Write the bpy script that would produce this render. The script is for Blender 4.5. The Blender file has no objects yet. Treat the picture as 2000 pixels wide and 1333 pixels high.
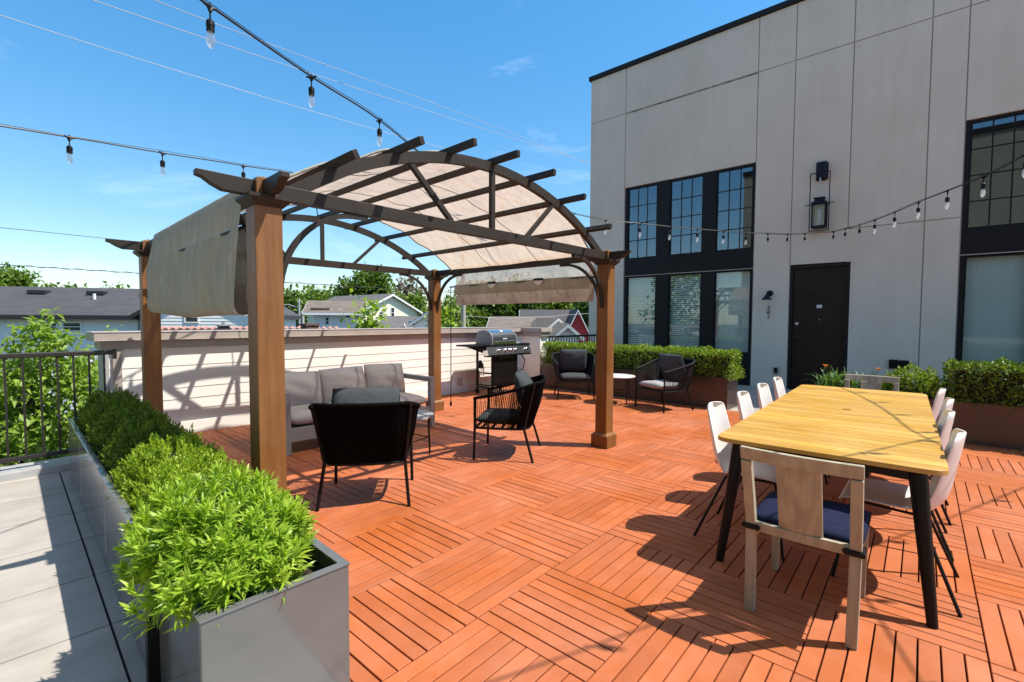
import bpy, math, random
import numpy as np
from mathutils import Vector, Matrix

random.seed(7)
rng = np.random.default_rng(7)
PI = math.pi
C = bpy.context.scene.collection
SC = bpy.context.scene

# ------------------------------------------------------------------ helpers
def tag(o, label=None, cat=None, group=None, kind=None):
    if label: o['label'] = label
    if cat: o['category'] = cat
    if group: o['group'] = group
    if kind: o['kind'] = kind
    return o

def thing(name, label, cat, loc=(0, 0, 0), rotz=0.0, group=None):
    o = bpy.data.objects.new(name, None)
    o.empty_display_size = 0.1
    C.objects.link(o)
    o.location = loc
    o.rotation_euler = (0, 0, rotz)
    return tag(o, label, cat, group)

def rename_copy(o, label, loc=None, rotz=None):
    """copy of a thing with its parts and sub-parts"""
    def cp(s, parent):
        c = s.copy()
        C.objects.link(c)
        if parent is not None:
            c.parent = parent
        for ch in s.children:
            cp(ch, c)
        return c
    r = cp(o, None)
    if loc is not None: r.location = loc
    if rotz is not None: r.rotation_euler = (0, 0, rotz)
    r['label'] = label
    return r

class MB:
    def __init__(s):
        s.v = []; s.f = []
    def add(s, vs, fs):
        n = len(s.v)
        s.v.extend([tuple(p) for p in vs])
        s.f.extend([tuple(i + n for i in f) for f in fs])
        return s
    def box(s, x0, x1, y0, y1, z0, z1):
        vs = [(x0, y0, z0), (x1, y0, z0), (x1, y1, z0), (x0, y1, z0), (x0, y0, z1), (x1, y0, z1), (x1, y1, z1), (x0, y1, z1)]
        return s.add(vs, [(0, 3, 2, 1), (4, 5, 6, 7), (0, 1, 5, 4), (1, 2, 6, 5), (2, 3, 7, 6), (3, 0, 4, 7)])
    def cbox(s, x0, x1, y0, y1, z0, z1, c=.002):
        """box with a chamfered top edge"""
        vs = [(x0, y0, z0), (x1, y0, z0), (x1, y1, z0), (x0, y1, z0),
              (x0, y0, z1 - c), (x1, y0, z1 - c), (x1, y1, z1 - c), (x0, y1, z1 - c),
              (x0 + c, y0 + c, z1), (x1 - c, y0 + c, z1), (x1 - c, y1 - c, z1), (x0 + c, y1 - c, z1)]
        fs = [(8, 9, 10, 11)]
        for i in range(4):
            j = (i + 1) % 4
            fs += [(i, j, 4 + j, 4 + i), (4 + i, 4 + j, 8 + j, 8 + i)]
        return s.add(vs, fs)
    def bar(s, a, b, w, h, up=(0, 0, 1)):
        """rectangular bar from a to b; w across, h along up"""
        a = Vector(a); b = Vector(b); d = (b - a).normalized(); up = Vector(up)
        sd = d.cross(up)
        if sd.length < 1e-5: sd = d.cross(Vector((0, 1, 0)))
        sd.normalize(); u = sd.cross(d).normalized()
        vs = []
        for p in (a, b):
            for i, j in ((-1, -1), (1, -1), (1, 1), (-1, 1)):
                vs.append(p + sd * (i * w / 2) + u * (j * h / 2))
        return s.add(vs, [(0, 3, 2, 1), (4, 5, 6, 7), (0, 1, 5, 4), (1, 2, 6, 5), (2, 3, 7, 6), (3, 0, 4, 7)])
    def tube(s, pts, r, n=8, caps=True, rads=None, squash=None):
        pts = [Vector(p) for p in pts]
        rings = []; prev = None
        for i, p in enumerate(pts):
            if i == 0: d = pts[1] - pts[0]
            elif i == len(pts) - 1: d = pts[-1] - pts[-2]
            else: d = (pts[i + 1] - pts[i]).normalized() + (pts[i] - pts[i - 1]).normalized()
            d.normalize()
            if prev is None:
                a = d.cross(Vector((0, 0, 1)))
                if a.length < 1e-3: a = d.cross(Vector((1, 0, 0)))
            else:
                a = prev - d * prev.dot(d)
                if a.length < 1e-4: a = d.cross(Vector((0, 0, 1)))
            a.normalize(); b = d.cross(a); prev = a
            rr = rads[i] if rads else r
            rings.append([p + (a * math.cos(2 * PI * k / n) + b * math.sin(2 * PI * k / n)) * rr for k in range(n)])
        vs = [q for rg in rings for q in rg]; fs = []
        for i in range(len(rings) - 1):
            for k in range(n):
                k2 = (k + 1) % n
                fs.append((i * n + k, i * n + k2, (i + 1) * n + k2, (i + 1) * n + k))
        if caps:
            fs.append(tuple(range(n - 1, -1, -1)))
            fs.append(tuple((len(rings) - 1) * n + k for k in range(n)))
        return s.add(vs, fs)
    def lathe(s, prof, n=16, axis=(0, 0, 1), o=(0, 0, 0)):
        ax = Vector(axis).normalized(); a = ax.orthogonal().normalized(); b = ax.cross(a); o = Vector(o)
        vs = []
        for r, h in prof:
            for k in range(n):
                t = 2 * PI * k / n
                vs.append(o + ax * h + (a * math.cos(t) + b * math.sin(t)) * r)
        fs = []
        for i in range(len(prof) - 1):
            for k in range(n):
                k2 = (k + 1) % n
                fs.append((i * n + k, i * n + k2, (i + 1) * n + k2, (i + 1) * n + k))
        fs.append(tuple(range(n - 1, -1, -1)))
        fs.append(tuple((len(prof) - 1) * n + k for k in range(n)))
        return s.add(vs, fs)
    def prism(s, poly, axis, a0, a1):
        """extrude a 2-D polygon (list of pairs) along axis 'x','y' or 'z' from a0 to a1"""
        n = len(poly)
        def P(p, t):
            return {'x': (t, p[0], p[1]), 'y': (p[0], t, p[1]), 'z': (p[0], p[1], t)}[axis]
        vs = [P(p, a0) for p in poly] + [P(p, a1) for p in poly]
        fs = [tuple(range(n - 1, -1, -1)), tuple(range(n, 2 * n))]
        for i in range(n):
            j = (i + 1) % n
            fs.append((i, j, n + j, n + i))
        return s.add(vs, fs)
    def grid(s, fn, nu, nv, closed_u=False):
        vs = [fn(i / nu, j / nv) for j in range(nv + 1) for i in range(nu + 1)]
        fs = []
        for j in range(nv):
            for i in range(nu):
                a = j * (nu + 1) + i
                fs.append((a, a + 1, a + nu + 2, a + nu + 1))
        return s.add(vs, fs)
    def mesh(s, name):
        me = bpy.data.meshes.new(name)
        me.from_pydata([tuple(p) for p in s.v], [], s.f)
        me.update()
        return me

def obj(name, mb, mat, parent=None, bevel=0, smooth=False, seg=2, solid=0, sub=0, fixn=True):
    me = mb.mesh(name) if isinstance(mb, MB) else mb
    if fixn and isinstance(mb, MB):
        import bmesh
        bm = bmesh.new(); bm.from_mesh(me)
        bmesh.ops.recalc_face_normals(bm, faces=bm.faces)
        bm.to_mesh(me); bm.free()
    me.materials.append(mat)
    o = bpy.data.objects.new(name, me)
    C.objects.link(o)
    if parent is not None: o.parent = parent
    if solid:
        m = o.modifiers.new('s', 'SOLIDIFY'); m.thickness = solid; m.offset = 0
    if sub:
        m = o.modifiers.new('u', 'SUBSURF'); m.levels = sub; m.render_levels = sub
    if bevel:
        m = o.modifiers.new('b', 'BEVEL'); m.width = bevel; m.segments = seg; m.limit_method = 'ANGLE'; m.angle_limit = math.radians(40)
    if smooth:
        me.polygons.foreach_set('use_smooth', [True] * len(me.polygons))
        if smooth != 'all':
            try: me.set_sharp_from_angle(angle=math.radians(40))
            except Exception: pass
    return o

def npmesh(name, verts, quads):
    verts = np.asarray(verts, np.float32).reshape(-1, 3); quads = np.asarray(quads, np.int32).reshape(-1, 4)
    me = bpy.data.meshes.new(name)
    me.vertices.add(len(verts)); me.vertices.foreach_set('co', verts.ravel())
    me.loops.add(quads.size); me.loops.foreach_set('vertex_index', quads.ravel())
    me.polygons.add(len(quads))
    me.polygons.foreach_set('loop_start', np.arange(0, quads.size, 4, dtype=np.int32))
    me.update(calc_edges=True)
    return me

def unit(a):
    return a / np.maximum(np.linalg.norm(a, axis=-1, keepdims=True), 1e-9)

# leaf templates: along +x (length 1), across y (width 1), lift z
T_DIA = (np.array([[0, 0, 0], [.45, -.5, .10], [1, 0, -.05], [.45, .5, .10]], float), np.array([[0, 1, 2, 3]]))
T_LAN = (np.array([[0, -.18, 0], [0, .18, 0], [.38, -.5, .05], [.38, .5, .05], [.72, -.36, -.01], [.72, .36, -.01], [1, -.04, -.14], [1, .04, -.14]], float),
         np.array([[0, 2, 3, 1], [2, 4, 5, 3], [4, 6, 7, 5]]))
T_FOLD = (np.array([[0, 0, 0], [.4, -.5, .14], [1, 0, -.08], [.45, 0, 0], [.4, .5, .14]], float), np.array([[0, 1, 2, 3], [0, 3, 2, 4]]))

def leaf_mesh(name, pos, dirs, ups, length, width, T=T_DIA):
    """many small leaves; pos,dirs,ups (N,3); length,width (N,)"""
    x = unit(np.asarray(dirs, float)); u = np.asarray(ups, float)
    y = unit(np.cross(u, x)); z = np.cross(x, y)
    tv, tf = T; n = len(pos); k = len(tv)
    L = np.asarray(length)[:, None, None]; W = np.asarray(width)[:, None, None]
    V = (np.asarray(pos)[:, None, :] + x[:, None, :] * tv[None, :, 0:1] * L + y[:, None, :] * tv[None, :, 1:2] * W + z[:, None, :] * tv[None, :, 2:3] * L)
    F = (tf[None, :, :] + (np.arange(n) * k)[:, None, None])
    return npmesh(name, V.reshape(-1, 3), F.reshape(-1, 4))

# ------------------------------------------------------------------ materials
def new_mat(name):
    m = bpy.data.materials.new(name); m.use_nodes = True
    nt = m.node_tree
    b = nt.nodes.get('Principled BSDF')
    return m, nt, b

def S(v): return (v[0], v[1], v[2], 1.0)

def plain(name, col, rough=.5, metal=0.0, spec=.5, coat=0):
    m, nt, b = new_mat(name)
    b.inputs['Base Color'].default_value = S(col); b.inputs['Roughness'].default_value = rough
    b.inputs['Metallic'].default_value = metal
    b.inputs['Specular IOR Level'].default_value = spec
    if coat: b.inputs['Coat Weight'].default_value = coat
    return m

def noisy(name, c1, c2, scale=4, rough=.6, stretch=(1, 1, 1), bump=0, bscale=None, island=0, metal=0, detail=5, rvar=0, spec=.5, ramp=(.35, .65), bdist=.01, dirt=0, dscale=.8):
    """two-colour noise, optional per-board brightness from Random Per Island, optional bump"""
    m, nt, b = new_mat(name); N = nt.nodes; Lk = nt.links
    tc = N.new('ShaderNodeTexCoord'); mp = N.new('ShaderNodeMapping'); mp.inputs['Scale'].default_value = stretch
    Lk.new(tc.outputs['Object'], mp.inputs['Vector'])
    vec = mp.outputs['Vector']
    if island:
        geo = N.new('ShaderNodeNewGeometry')
        ad = N.new('ShaderNodeVectorMath'); ad.operation = 'ADD'
        ml = N.new('ShaderNodeMath'); ml.operation = 'MULTIPLY'; ml.inputs[1].default_value = 37.0
        Lk.new(geo.outputs['Random Per Island'], ml.inputs[0])
        Lk.new(vec, ad.inputs[0]); Lk.new(ml.outputs[0], ad.inputs[1]); vec = ad.outputs[0]
    nz = N.new('ShaderNodeTexNoise'); nz.inputs['Scale'].default_value = scale; nz.inputs['Detail'].default_value = detail
    nz.inputs['Roughness'].default_value = .6
    Lk.new(vec, nz.inputs['Vector'])
    cr = N.new('ShaderNodeValToRGB'); cr.color_ramp.elements[0].position = ramp[0]; cr.color_ramp.elements[1].position = ramp[1]
    cr.color_ramp.elements[0].color = S(c1); cr.color_ramp.elements[1].color = S(c2)
    Lk.new(nz.outputs['Fac'], cr.inputs['Fac'])
    col = cr.outputs['Color']
    if island:
        hs = N.new('ShaderNodeHueSaturation')
        mr = N.new('ShaderNodeMapRange'); mr.inputs['To Min'].default_value = 1 - island; mr.inputs['To Max'].default_value = 1 + island
        Lk.new(geo.outputs['Random Per Island'], mr.inputs['Value']); Lk.new(mr.outputs[0], hs.inputs['Value'])
        Lk.new(col, hs.inputs['Color']); col = hs.outputs['Color']
    if dirt:
        n2 = N.new('ShaderNodeTexNoise'); n2.inputs['Scale'].default_value = dscale; n2.inputs['Detail'].default_value = 9; n2.inputs['Roughness'].default_value = .68
        Lk.new(tc.outputs['Object'], n2.inputs['Vector'])
        m2 = N.new('ShaderNodeMapRange'); m2.inputs['From Min'].default_value = .3; m2.inputs['From Max'].default_value = .7; m2.inputs['To Min'].default_value = 1 - dirt; m2.inputs['To Max'].default_value = 1 + dirt * .6
        Lk.new(n2.outputs['Fac'], m2.inputs['Value'])
        h2 = N.new('ShaderNodeHueSaturation'); Lk.new(m2.outputs[0], h2.inputs['Value']); Lk.new(col, h2.inputs['Color']); col = h2.outputs['Color']
        ms = N.new('ShaderNodeMapRange'); ms.inputs['From Min'].default_value = .3; ms.inputs['From Max'].default_value = .7; ms.inputs['To Min'].default_value = 1.06; ms.inputs['To Max'].default_value = .90
        Lk.new(n2.outputs['Fac'], ms.inputs['Value']); Lk.new(ms.outputs[0], h2.inputs['Saturation'])
    Lk.new(col, b.inputs['Base Color'])
    b.inputs['Roughness'].default_value = rough; b.inputs['Metallic'].default_value = metal; b.inputs['Specular IOR Level'].default_value = spec
    if rvar:
        mr2 = N.new('ShaderNodeMapRange'); mr2.inputs['To Min'].default_value = rough - rvar; mr2.inputs['To Max'].default_value = rough + rvar
        Lk.new(nz.outputs['Fac'], mr2.inputs['Value']); Lk.new(mr2.outputs[0], b.inputs['Roughness'])
    if bump:
        nb = N.new('ShaderNodeTexNoise'); nb.inputs['Scale'].default_value = bscale or scale * 4; nb.inputs['Detail'].default_value = 4
        Lk.new(vec, nb.inputs['Vector'])
        bp = N.new('ShaderNodeBump'); bp.inputs['Strength'].default_value = bump; bp.inputs['Distance'].default_value = bdist
        Lk.new(nb.outputs['Fac'], bp.inputs['Height']); Lk.new(bp.outputs['Normal'], b.inputs['Normal'])
    return m

def leafmat(name, c1, c2, trans=.35, rough=.45, spec=.4, hue=.0):
    """leaf: colour per leaf (island) between c1 and c2, light passes through"""
    m, nt, b = new_mat(name); N = nt.nodes; Lk = nt.links
    geo = N.new('ShaderNodeNewGeometry')
    cr = N.new('ShaderNodeValToRGB'); cr.color_ramp.elements[0].color = S(c1); cr.color_ramp.elements[1].color = S(c2)
    Lk.new(geo.outputs['Random Per Island'], cr.inputs['Fac'])
    Lk.new(cr.outputs['Color'], b.inputs['Base Color']); b.inputs['Roughness'].default_value = rough; b.inputs['Specular IOR Level'].default_value = spec
    tr = N.new('ShaderNodeBsdfTranslucent')
    mx2 = N.new('ShaderNodeMix'); mx2.data_type = 'RGBA'; mx2.blend_type = 'MULTIPLY'; mx2.inputs['Factor'].default_value = 1
    Lk.new(cr.outputs['Color'], mx2.inputs['A']); mx2.inputs['B'].default_value = (1.25, 1.3, .5, 1)
    Lk.new(mx2.outputs['Result'], tr.inputs['Color'])
    mx = N.new('ShaderNodeMixShader'); mx.inputs['Fac'].default_value = trans
    out = N.get('Material Output')
    Lk.new(b.outputs[0], mx.inputs[1]); Lk.new(tr.outputs[0], mx.inputs[2]); Lk.new(mx.outputs[0], out.inputs['Surface'])
    return m

def fabric_mat(name, col, trans=.4, clear=.12, scale=90, dark=.8):
    """woven shade cloth: diffuse + translucent + a little see-through"""
    m, nt, b = new_mat(name); N = nt.nodes; Lk = nt.links
    tc = N.new('ShaderNodeTexCoord')
    mp = N.new('ShaderNodeMapping'); mp.inputs['Scale'].default_value = (1.5, 6, 1.5)
    Lk.new(tc.outputs['Object'], mp.inputs['Vector'])
    nz = N.new('ShaderNodeTexNoise'); nz.inputs['Scale'].default_value = 3; nz.inputs['Detail'].default_value = 6
    Lk.new(mp.outputs['Vector'], nz.inputs['Vector'])
    cr = N.new('ShaderNodeValToRGB'); cr.color_ramp.elements[0].position = .3; cr.color_ramp.elements[1].position = .7
    cr.color_ramp.elements[0].color = S([c * dark for c in col]); cr.color_ramp.elements[1].color = S(col)
    Lk.new(nz.outputs['Fac'], cr.inputs['Fac'])
    Lk.new(cr.outputs['Color'], b.inputs['Base Color']); b.inputs['Roughness'].default_value = .9; b.inputs['Specular IOR Level'].default_value = .1
    tr = N.new('ShaderNodeBsdfTranslucent'); Lk.new(cr.outputs['Color'], tr.inputs['Color'])
    tp = N.new('ShaderNodeBsdfTransparent'); tp.inputs['Color'].default_value = (1, .97, .92, 1)
    m1 = N.new('ShaderNodeMixShader'); m1.inputs['Fac'].default_value = trans
    m2 = N.new('ShaderNodeMixShader'); m2.inputs['Fac'].default_value = clear
    Lk.new(b.outputs[0], m1.inputs[1]); Lk.new(tr.outputs[0], m1.inputs[2])
    Lk.new(m1.outputs[0], m2.inputs[1]); Lk.new(tp.outputs[0], m2.inputs[2])
    Lk.new(m2.outputs[0], N.get('Material Output').inputs['Surface'])
    wv = N.new('ShaderNodeTexNoise'); wv.inputs['Scale'].default_value = 5; Lk.new(tc.outputs['Object'], wv.inputs['Vector'])
    bp = N.new('ShaderNodeBump'); bp.inputs['Strength'].default_value = .5; bp.inputs['Distance'].default_value = .07
    Lk.new(wv.outputs['Fac'], bp.inputs['Height']); Lk.new(bp.outputs['Normal'], b.inputs['Normal']); Lk.new(bp.outputs['Normal'], tr.inputs['Normal'])
    return m

def glass_mat(name, tint=(.8, .85, .85), refl=.2, rough=.01):
    m, nt, b = new_mat(name); N = nt.nodes; Lk = nt.links
    tp = N.new('ShaderNodeBsdfTransparent'); tp.inputs['Color'].default_value = S(tint)
    gl = N.new('ShaderNodeBsdfGlossy'); gl.inputs['Roughness'].default_value = rough; gl.inputs['Color'].default_value = (.9, .95, 1, 1)
    lw = N.new('ShaderNodeLayerWeight'); lw.inputs['Blend'].default_value = .5
    pw = N.new('ShaderNodeMath'); pw.operation = 'POWER'; pw.inputs[1].default_value = 5; Lk.new(lw.outputs['Facing'], pw.inputs[0])
    fr = N.new('ShaderNodeMath'); fr.operation = 'MULTIPLY_ADD'; fr.inputs[1].default_value = .96; fr.inputs[2].default_value = .04; Lk.new(pw.outputs[0], fr.inputs[0])
    mp = N.new('ShaderNodeMath'); mp.operation = 'ADD'; mp.inputs[1].default_value = refl; mp.use_clamp = True
    Lk.new(fr.outputs[0], mp.inputs[0])
    mx = N.new('ShaderNodeMixShader'); Lk.new(mp.outputs[0], mx.inputs['Fac'])
    Lk.new(tp.outputs[0], mx.inputs[1]); Lk.new(gl.outputs[0], mx.inputs[2])
    Lk.new(mx.outputs[0], N.get('Material Output').inputs['Surface'])
    return m

M = {}
M['deck'] = noisy('deck_wood', (.39, .104, .030), (.462, .130, .041), scale=3, rough=.58, dirt=.11, dscale=1.3, island=.09, bump=.15, bscale=60, rvar=.08, spec=.35, bdist=.003)
M['subfloor'] = plain('subfloor', (.012, .008, .006), .95)
M['paver'] = noisy('porcelain_paver', (.35, .318, .28), (.44, .405, .36), scale=2.2, rough=.55, dirt=.14, dscale=2.0, stretch=(1, 3, 1), island=.05, bump=.05, bscale=40, ramp=(.3, .7), spec=.3)
M['curb'] = noisy('painted_curb', (.34, .34, .34), (.42, .42, .42), scale=5, rough=.45)
M['stucco'] = noisy('grey_stucco', (.68, .590, .487), (.72, .625, .522), scale=5, rough=.85, dirt=.08, dscale=.5, stretch=(1, 1, .10), bump=.45, bscale=110, detail=8, spec=.2, bdist=.004)
M['joint'] = plain('joint_grey', (.45, .40, .365), .9)
M['rust'] = noisy('dirty_joint', (.10, .075, .045), (.42, .35, .26), scale=9, rough=.9)
M['coping'] = plain('black_coping', (.014, .0125, .013), .5, spec=.25)
M['frame'] = plain('black_window_frame', (.011, .0105, .011), .5, spec=.2)
M['doorm'] = noisy('dark_brown_door', (.018, .0105, .007), (.027, .015, .010), scale=3, rough=.45, spec=.25)
M['interior'] = plain('dark_interior', (.05, .055, .06), .9)
M['glass_hi'] = glass_mat('upper_glass', (.50, .56, .58), .12)
M['glass_lo'] = glass_mat('lower_glass', (.95, .98, .96), .03)
M['blind'] = plain('blind_slats', (.72, .74, .70), .6)
M['shade'] = plain('roller_shade', (.55, .60, .58), .8)
M['siding'] = noisy('cream_lap_siding', (.78, .755, .70), (.83, .805, .75), scale=3, rough=.55, stretch=(.6, 1, 3), spec=.3)
M['cap'] = noisy('taupe_metal_cap', (.36, .31, .275), (.42, .365, .325), scale=6, rough=.4)
M['captop'] = M['cap']
M['black'] = plain('black_metal', (.006, .0055, .005), .45, spec=.22)
M['rail'] = plain('bronze_rail', (.022, .017, .014), .4)
M['beam'] = noisy('brown_grey_steel', (.030, .024, .019), (.038, .031, .025), scale=8, rough=.5, spec=.22)
M['cedar'] = noisy('cedar_stain', (.175, .072, .018), (.235, .100, .028), scale=3, rough=.5, dirt=.12, dscale=2.2, stretch=(9, 9, .5), detail=7, bump=.12, bscale=10, spec=.35)
M['canopy'] = fabric_mat('canopy_cloth', (.66, .515, .39), .60, .13)
M['curtain'] = fabric_mat('curtain_cloth', (.46, .44, .36), .14, .02)
M['sheer'] = fabric_mat('sheer_cloth', (.70, .61, .53), .60, .24)
M['band'] = fabric_mat('band_cloth', (.50, .42, .34), .38, .0)
M['rope'] = plain('black_rope', (.004, .0035, .0035), .8, spec=.06)
M['rope_grey'] = plain('charcoal_rope', (.018, .017, .017), .7, spec=.15)
M['charc'] = noisy('charcoal_cushion', (.045, .052, .056), (.062, .070, .074), scale=60, rough=.9, bump=.1, bscale=250, spec=.15)
M['greyc'] = noisy('grey_cushion', (.17, .165, .16), (.21, .205, .20), scale=50, rough=.9, bump=.1, bscale=250, spec=.15)
M['taupe'] = noisy('taupe_cushion', (.46, .425, .40), (.52, .48, .45), scale=40, rough=.95, bump=.12, bscale=220, spec=.1)
M['alu'] = noisy('grey_aluminium', (.27, .265, .255), (.31, .30, .29), scale=20, rough=.45)
M['steel'] = noisy('stainless', (.58, .58, .58), (.68, .68, .68), scale=2, rough=.22, stretch=(1, 40, 1), metal=1)
M['white'] = plain('white_plastic', (.74, .715, .685), .35)
M['wtop'] = plain('white_table_top', (.72, .72, .70), .3)
M['teak'] = noisy('golden_teak', (.44, .235, .036), (.60, .355, .074), scale=3.5, rough=.42, dirt=.08, dscale=3, stretch=(5, .5, 5), island=.13, detail=7, bump=.1, bscale=14, spec=.35, rvar=.06)
M['greyw'] = noisy('weathered_wood', (.30, .262, .180), (.42, .372, .265), scale=4, rough=.65, stretch=(7, 7, .7), detail=7, bump=.15, bscale=16)
M['navy'] = noisy('navy_cushion', (.008, .011, .034), (.013, .018, .050), scale=40, rough=.85, bump=.1, bscale=200, spec=.15)
M['planter'] = noisy('grey_planter', (.120, .122, .120), (.140, .142, .140), scale=2, rough=.13, dirt=.06, dscale=5, spec=.9)
M['planter_b'] = noisy('brown_planter', (.060, .042, .033), (.080, .055, .043), scale=2.5, rough=.3)
M['soil'] = noisy('soil', (.012, .009, .007), (.03, .022, .016), scale=30, rough=1, bump=.6, bscale=60)
M['bulb'] = glass_mat('bulb_glass', (1, 1, 1), .05, .08)
_nt = M['bulb'].node_tree; _dn = _nt.nodes.new('ShaderNodeBsdfTranslucent'); _dn.inputs['Color'].default_value = (.95, .95, .93, 1)
_mx = _nt.nodes.new('ShaderNodeMixShader'); _mx.inputs['Fac'].default_value = .30; _o = _nt.nodes.get('Material Output')
_src = _o.inputs['Surface'].links[0].from_socket; _nt.links.new(_src, _mx.inputs[1]); _nt.links.new(_dn.outputs[0], _mx.inputs[2]); _nt.links.new(_mx.outputs[0], _o.inputs['Surface'])
M['lant_glass'] = glass_mat('lantern_glass', (.9, .93, .92), .12)
M['cable'] = plain('black_cable', (.008, .008, .008), .5)
M['wire'] = plain('aluminium_wire', (.42, .42, .43), .5)
M['navyb'] = plain('blue_black_metal', (.009, .0095, .018), .45, spec=.25)
M['brass'] = plain('brushed_nickel', (.55, .54, .50), .3, 1)
# foliage
M['lf_lance'] = leafmat('lance_leaf', (.18, .33, .020), (.48, .62, .080), .42, .36)
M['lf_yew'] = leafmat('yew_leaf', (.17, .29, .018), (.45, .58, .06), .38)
M['lf_yew_shade'] = leafmat('yew_leaf_shade', (.09, .17, .016), (.25, .34, .04), .32)  # same yew, leaf colour darkened for the pergola curtain's shade
M['lf_box'] = leafmat('box_leaf', (.11, .20, .014), (.30, .41, .045), .36)
M['lf_boxd'] = leafmat('box_leaf_dark', (.06, .12, .010), (.19, .28, .030), .3)
M['lf_lily'] = leafmat('lily_leaf', (.06, .14, .03), (.15, .27, .06), .3)
M['lf_near'] = leafmat('maple_leaf', (.14, .25, .024), (.34, .46, .075), .42)
M['lf_mid'] = leafmat('mid_tree_leaf', (.09, .16, .022), (.20, .29, .05), .32)
M['lf_dark'] = leafmat('dark_tree_leaf', (.06, .115, .018), (.16, .24, .040), .30)
M['lf_yel'] = leafmat('yellow_tree_leaf', (.17, .24, .025), (.33, .40, .06), .36)
M['lf_red'] = leafmat('sparse_red_leaf', (.16, .12, .09), (.25, .21, .16), .2)
M['bark'] = noisy('bark', (.05, .038, .03), (.12, .095, .075), scale=10, rough=.95, stretch=(3, 3, .5), bump=.5)
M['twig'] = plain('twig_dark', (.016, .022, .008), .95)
M['petal'] = plain('orange_petal', (.75, .33, .03), .5)
# town
M['ground'] = noisy('far_ground', (.045, .07, .025), (.13, .12, .10), scale=.08, rough=.95)
M['roof_dk'] = noisy('dark_shingle', (.050, .049, .054), (.072, .070, .075), scale=1.2, rough=.85, stretch=(1, 1, 6), bump=.3, bscale=12)
M['roof_br'] = noisy('brown_shingle', (.13, .105, .085), (.18, .145, .12), scale=1.5, rough=.9, bump=.3, bscale=12)
M['roof_gy'] = noisy('grey_shingle', (.10, .095, .09), (.14, .13, .125), scale=1.5, rough=.9, bump=.3, bscale=12)
M['brick'] = noisy('brick_red', (.36, .18, .14), (.46, .25, .20), scale=6, rough=.9)
M['brick_dk'] = noisy('brick_chimney', (.10, .05, .04), (.19, .10, .08), scale=12, rough=.9)
M['barn'] = plain('barn_red', (.30, .018, .022), .7)
M['hwhite'] = plain('house_white', (.80, .80, .79), .6)
M['hblue'] = plain('house_bluewhite', (.76, .76, .76), .6)
M['hcream'] = plain('house_cream', (.82, .78, .60), .7)
M['trimw'] = plain('trim_white', (.75, .75, .74), .6)
M['trimd'] = plain('trim_dark', (.02, .02, .022), .5)
M['hglass'] = plain('house_glass', (.02, .035, .04), .08)
M['pole'] = noisy('grey_pole', (.36, .32, .28), (.45, .41, .36), scale=4, rough=.9, stretch=(4, 4, .4))
M['opp'] = noisy('tan_stucco', (.23, .22, .165), (.27, .255, .195), scale=1.2, rough=.9)

# ------------------------------------------------------------------ camera, sun, sky
CAM = np.array([0, 0, 1.425]); FPX = 919.46
_y, _p, _r = [math.radians(a) for a in (41.051, -2.507, -0.257)]
_F = np.array([math.cos(_y) * math.cos(_p), math.sin(_y) * math.cos(_p), math.sin(_p)])
_R0 = np.array([math.sin(_y), -math.cos(_y), 0]); _D0 = np.cross(_F, _R0)
_R = math.cos(_r) * _R0 + math.sin(_r) * _D0; _D = -math.sin(_r) * _R0 + math.cos(_r) * _D0
def at(px, py, depth):
    """point in the place seen along a direction at a given distance"""
    return CAM + depth * (_F + _R * (px - 1000) / FPX + _D * (py - 666.5) / FPX)
cd = bpy.data.cameras.new('camera'); cam = bpy.data.objects.new('camera', cd); C.objects.link(cam)
cd.sensor_width = 36; cd.lens = FPX / 2000 * 36; cd.clip_start = .05; cd.clip_end = 2000
mw = Matrix.Identity(4)
for i in range(3):
    mw[i][0] = _R[i]; mw[i][1] = -_D[i]; mw[i][2] = -_F[i]; mw[i][3] = CAM[i]
cam.matrix_world = mw
SC.camera = cam

SUN_AZ, SUN_EL = math.radians(-56), math.radians(58)
SD = Vector((math.cos(SUN_AZ) * math.cos(SUN_EL), math.sin(SUN_AZ) * math.cos(SUN_EL), math.sin(SUN_EL)))
sl = bpy.data.lights.new('sun', 'SUN'); sl.energy = 5.0; sl.angle = math.radians(.53); sl.color = (1, .94, .85)
so = bpy.data.objects.new('sun', sl); C.objects.link(so); so.rotation_euler = SD.to_track_quat('Z', 'Y').to_euler()
so.location = (5, -5, 30)
w = bpy.data.worlds.new('World'); SC.world = w; w.use_nodes = True
nt = w.node_tree; bg = nt.nodes['Background']
sky = nt.nodes.new('ShaderNodeTexSky'); sky.sky_type = 'NISHITA'; sky.sun_disc = False
sky.sun_elevation = SUN_EL; sky.sun_rotation = math.radians(146); sky.altitude = 200; sky.air_density = 1.15; sky.dust_density = .35; sky.ozone_density = 1.0
# thin cirrus, fixed to the sky directions
tc = nt.nodes.new('ShaderNodeTexCoord'); mp = nt.nodes.new('ShaderNodeMapping'); mp.inputs['Scale'].default_value = (2.2, 1.2, 5.0); mp.inputs['Rotation'].default_value = (0, .5, .6)
nz = nt.nodes.new('ShaderNodeTexNoise'); nz.inputs['Scale'].default_value = 2.1; nz.inputs['Detail'].default_value = 8; nz.inputs['Roughness'].default_value = .62; nz.inputs['Distortion'].default_value = .6
cr = nt.nodes.new('ShaderNodeValToRGB'); cr.color_ramp.elements[0].position = .60; cr.color_ramp.elements[1].position = .90
cr.color_ramp.elements[1].color = (.30, .30, .30, 1)
mx = nt.nodes.new('ShaderNodeMix'); mx.data_type = 'RGBA'; mx.inputs['B'].default_value = (5.5, 5.6, 5.7, 1)
nt.links.new(tc.outputs['Generated'], mp.inputs['Vector']); nt.links.new(mp.outputs['Vector'], nz.inputs['Vector'])
nt.links.new(nz.outputs['Fac'], cr.inputs['Fac']); nt.links.new(cr.outputs['Color'], mx.inputs['Factor'])
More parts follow.
